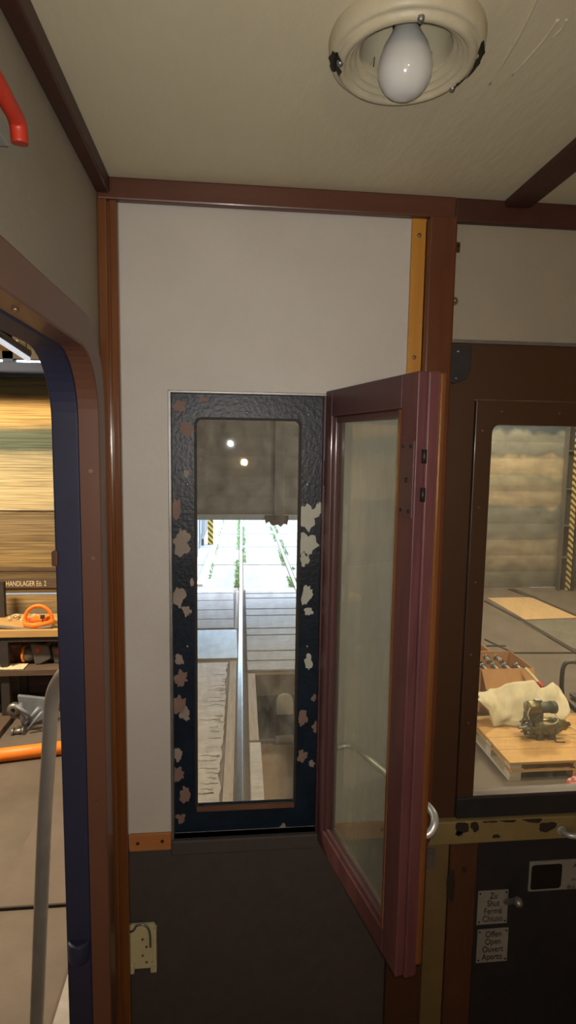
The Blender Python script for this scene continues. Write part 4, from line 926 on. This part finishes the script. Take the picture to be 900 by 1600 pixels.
box_thing((735, 1018, 765, 1040), 5.95, .4, 'taller closed cardboard box behind the open one, at the window edge', flap=False)
rnd = random.Random(11)
for i in range(7):
    x = x0+.08+.36*(i % 4)/3; y = 5.42+.20*(i//4)
    b = MB(); L = .12+.06*rnd.random(); an = 1.25+.6*rnd.random()
    d = Vector((math.cos(an), math.sin(an), .12))*L/2; ctr = Vector((x, y, zt-.035+.02*(i//4)))
    b.cyl(ctr-d, ctr+d, .022, n=14); b.cyl(ctr+d*.6, ctr+d*.85, .032, n=8); b.cyl(ctr-d*.85, ctr-d*.6, .03, n=8)
    tag(b.build('metal_fitting', M['steel']), 'shiny metal fitting lying in the open cardboard box', 'fitting', 'metal fittings in the open box')
a, c = Yp(821, 1044, 5.25), Yp(848, 1074, 5.05)
b = MB(); d = (c-a).normalized(); b.tube([a, a.lerp(c, .5), a.lerp(c, .75)], [.014]*40, n=10, mi=0); b.tube([a.lerp(c, .74), a.lerp(c, .9), c], .022, n=12, mi=1)
sc = b.build('hand_tool', [M['rag'], M['red']]); tag(sc, 'hand tool with a red handle leaning on the open cardboard box', 'tool')
# hand cart tube at right edge
Yc = 5.2
hc = empty('hand_cart', (Yp(900, 1100, Yc).x, Yc, 0), 'black bent tube handle of a hand cart at the right window edge', 'cart')
b = MB(); b.tube([Yp(940, 1036, Yc+.2), Yp(905, 1035, Yc), Yp(890, 1034, Yc), Yp(881, 1040, Yc), Yp(878, 1058, Yc), Yp(878, 1080, Yc), Yp(882, 1092, Yc), Yp(892, 1103, Yc), Yp(910, 1120, Yc)], .021, n=14); b.build('handle', M['blacktube'], hc)
q = Yp(910, 1120, Yc); b = MB(); b.tube([q, (q.x+.15, Yc, .12), (q.x+.2, Yc, .03)], .021, n=14); b.box(q.x+.1, q.x+.7, Yc-.1, Yc+.4, .02, .06, bev=.01); b.build('frame', M['blacktube'], hc)
for yy in (Yc-.14, Yc+.36):
    b = MB(); b.lathe([(.02, -.025), (.09, -.025), (.10, -.015), (.10, .015), (.09, .025), (.02, .025)], (q.x+.55, yy+.04, .10), 'Y', 24); b.build('wheel', M['blacktube'], hc)
p = Zp(893, 1226)
b = MB(); b.prism([(p.x-.06, p.y-.02), (p.x+.02, p.y-.05), (p.x+.16, p.y-.03), (p.x+.2, p.y+.06), (p.x+.05, p.y+.07), (p.x-.02, p.y+.03)], 'Z', .001, .035); tag(b.build('crumpled_packet', M['redrag'], bevel=.01), 'crumpled red and white packet on the floor before the pallet', 'packet')

# ================================================================== OUTSIDE THE GATE
b = MB(); b.box(-14, 20, YG, 70, -.25, -.012); structure(b, 'ground', M['darkgap'])
# concrete slabs between joints
y = YG+.02; k = 0
while y < 36:
    L = 2.3
    for (xa, xb) in ((-.055-1.0, -.05), (.05, GA-.05), (GA+.05, GA+1.3), (GA+1.33, GA+4.5)):
        if y > YG+12 and xb > GA+1.4: continue
        strip('ground_slab', xa, xb, y, y+L-.05, -.012, 0 if True else 0, M['slab'], kind='structure')
    y += L
for off, w, nn in ((-.075, .05, 900), (.075, .05, 700), (GA-.08, .05, 700), (GA+.08, .05, 700), (-.62, .035, 260), (GA+1.31, .05, 400)):
    b = MB(); rnd = random.Random(int(off*100)+50)
    for i in range(nn):
        yy = YG+.2+17*rnd.random()**1.6
        if noise.noise(Vector((yy*.8, off*7, 0))) < -.12: continue
        x = rx(yy)+off+rnd.gauss(0, w*.45); h = .02+.05*rnd.random(); a = rnd.random()*PI; d = Vector((math.cos(a), math.sin(a), 0))*.012
        c = Vector((x, yy, 0)); tip = c+Vector((rnd.gauss(0, .02), rnd.gauss(0, .02), h))
        vs = [b.b.verts.new(q) for q in (c-d, c+d, tip)]; b.b.faces.new(vs)
    tag(b.build('grass_tuft', M['grass']), kind='stuff')
# white kerb, grey gate leaf and hazard post
a, c = Zp(312, 916), Zp(334, 858)
b = MB(); d = (c-a); t = Vector((-.06, 0, 0)); b.prism([(q.x, q.y) for q in (a-t, c-t, c+t, a+t)], 'Z', 0, .05); tag(b.build('kerb', M['gatewhite'], bevel=.01), 'white painted kerb strip outside, left of the track', 'kerb')
gl = empty('gate_leaf', (-.72, 13, 0), 'blue grey steel gate leaf standing open outside, left of the track', 'gate')
b = MB(); b.box(-.78, -.72, 11.4, 15.2, .35, 4.2); b.build('sheet', M['gategrey'], gl)
for y in (11.4, 12.6, 13.8, 15.1):
    b = MB(); b.box(-.715, -.67, y, y+.09, .2, 4.2, bev=.01); b.build('rib', M['gategrey'], gl)
b = MB(); b.box(-.79, -.66, 15.2, 15.3, .02, 4.2); b.build('end_post', M['upright'], gl)
hp = Yp(329, 848, 15.45)
b = MB(); b.box(hp.x-.07, hp.x+.07, 15.42, 15.52, 0, 3.4, bev=.01); tag(b.build('hazard_post', M['hazard']), 'black and yellow striped post outside the gate at left', 'post')
# low pale hall far behind
b = MB(); b.box(-14, 20, 60, 60.3, 0, 4); structure(b, 'wall_far', M['slab'])

# ================================================================== LIGHT
w = bpy.data.worlds.new('world'); S.world = w; w.use_nodes = True
nt = w.node_tree; sky = nt.nodes.new('ShaderNodeTexSky'); sky.sky_type = 'NISHITA'; sky.sun_disc = False; sky.sun_elevation = math.radians(42); sky.sun_rotation = math.radians(60)
nt.links.new(sky.outputs[0], nt.nodes['Background'].inputs[0]); nt.nodes['Background'].inputs[1].default_value = 2.4
def light(kind, name, loc, energy, col, target=None, **k):
    l = bpy.data.lights.new(name, kind); l.energy = energy; l.color = col
    for a, v in k.items(): setattr(l, a, v)
    o = bpy.data.objects.new(name, l); COL.objects.link(o); o.location = loc
    if target is not None: o.rotation_euler = (Vector(target)-Vector(loc)).to_track_quat('-Z', 'Y').to_euler()
    return o
light('SUN', 'sun', (0, 20, 20), 6.5, (1, .96, .9), target=(-6, 16, 0), angle=.01)
WARM = (1.0, .82, .58)
for (x, y, e) in ((-3.3, 3.7, 330), (4.6, 8.2, 300), (3.6, 4.2, 120), (4.6, 1.5, 160), (1.0, -4.5, 160)):
    light('AREA', 'shed_lamp', (x, y, 4.2 if x < -2 else 4.75), e, WARM, shape='RECTANGLE', size=1.3, size_y=.35)
# the phone's own flash, a step beside the lens
light('SPOT', 'phone_flash', (.004, -.004, 2.612), 17.5, (1, .98, .95), target=EYE+AF*2, spot_size=math.radians(142), spot_blend=1.0, shadow_soft_size=.006)

vs = S.view_settings; vs.view_transform = 'Standard'; vs.look = 'None'; vs.gamma = 1; vs.exposure = 0.2; vs.use_curve_mapping = False
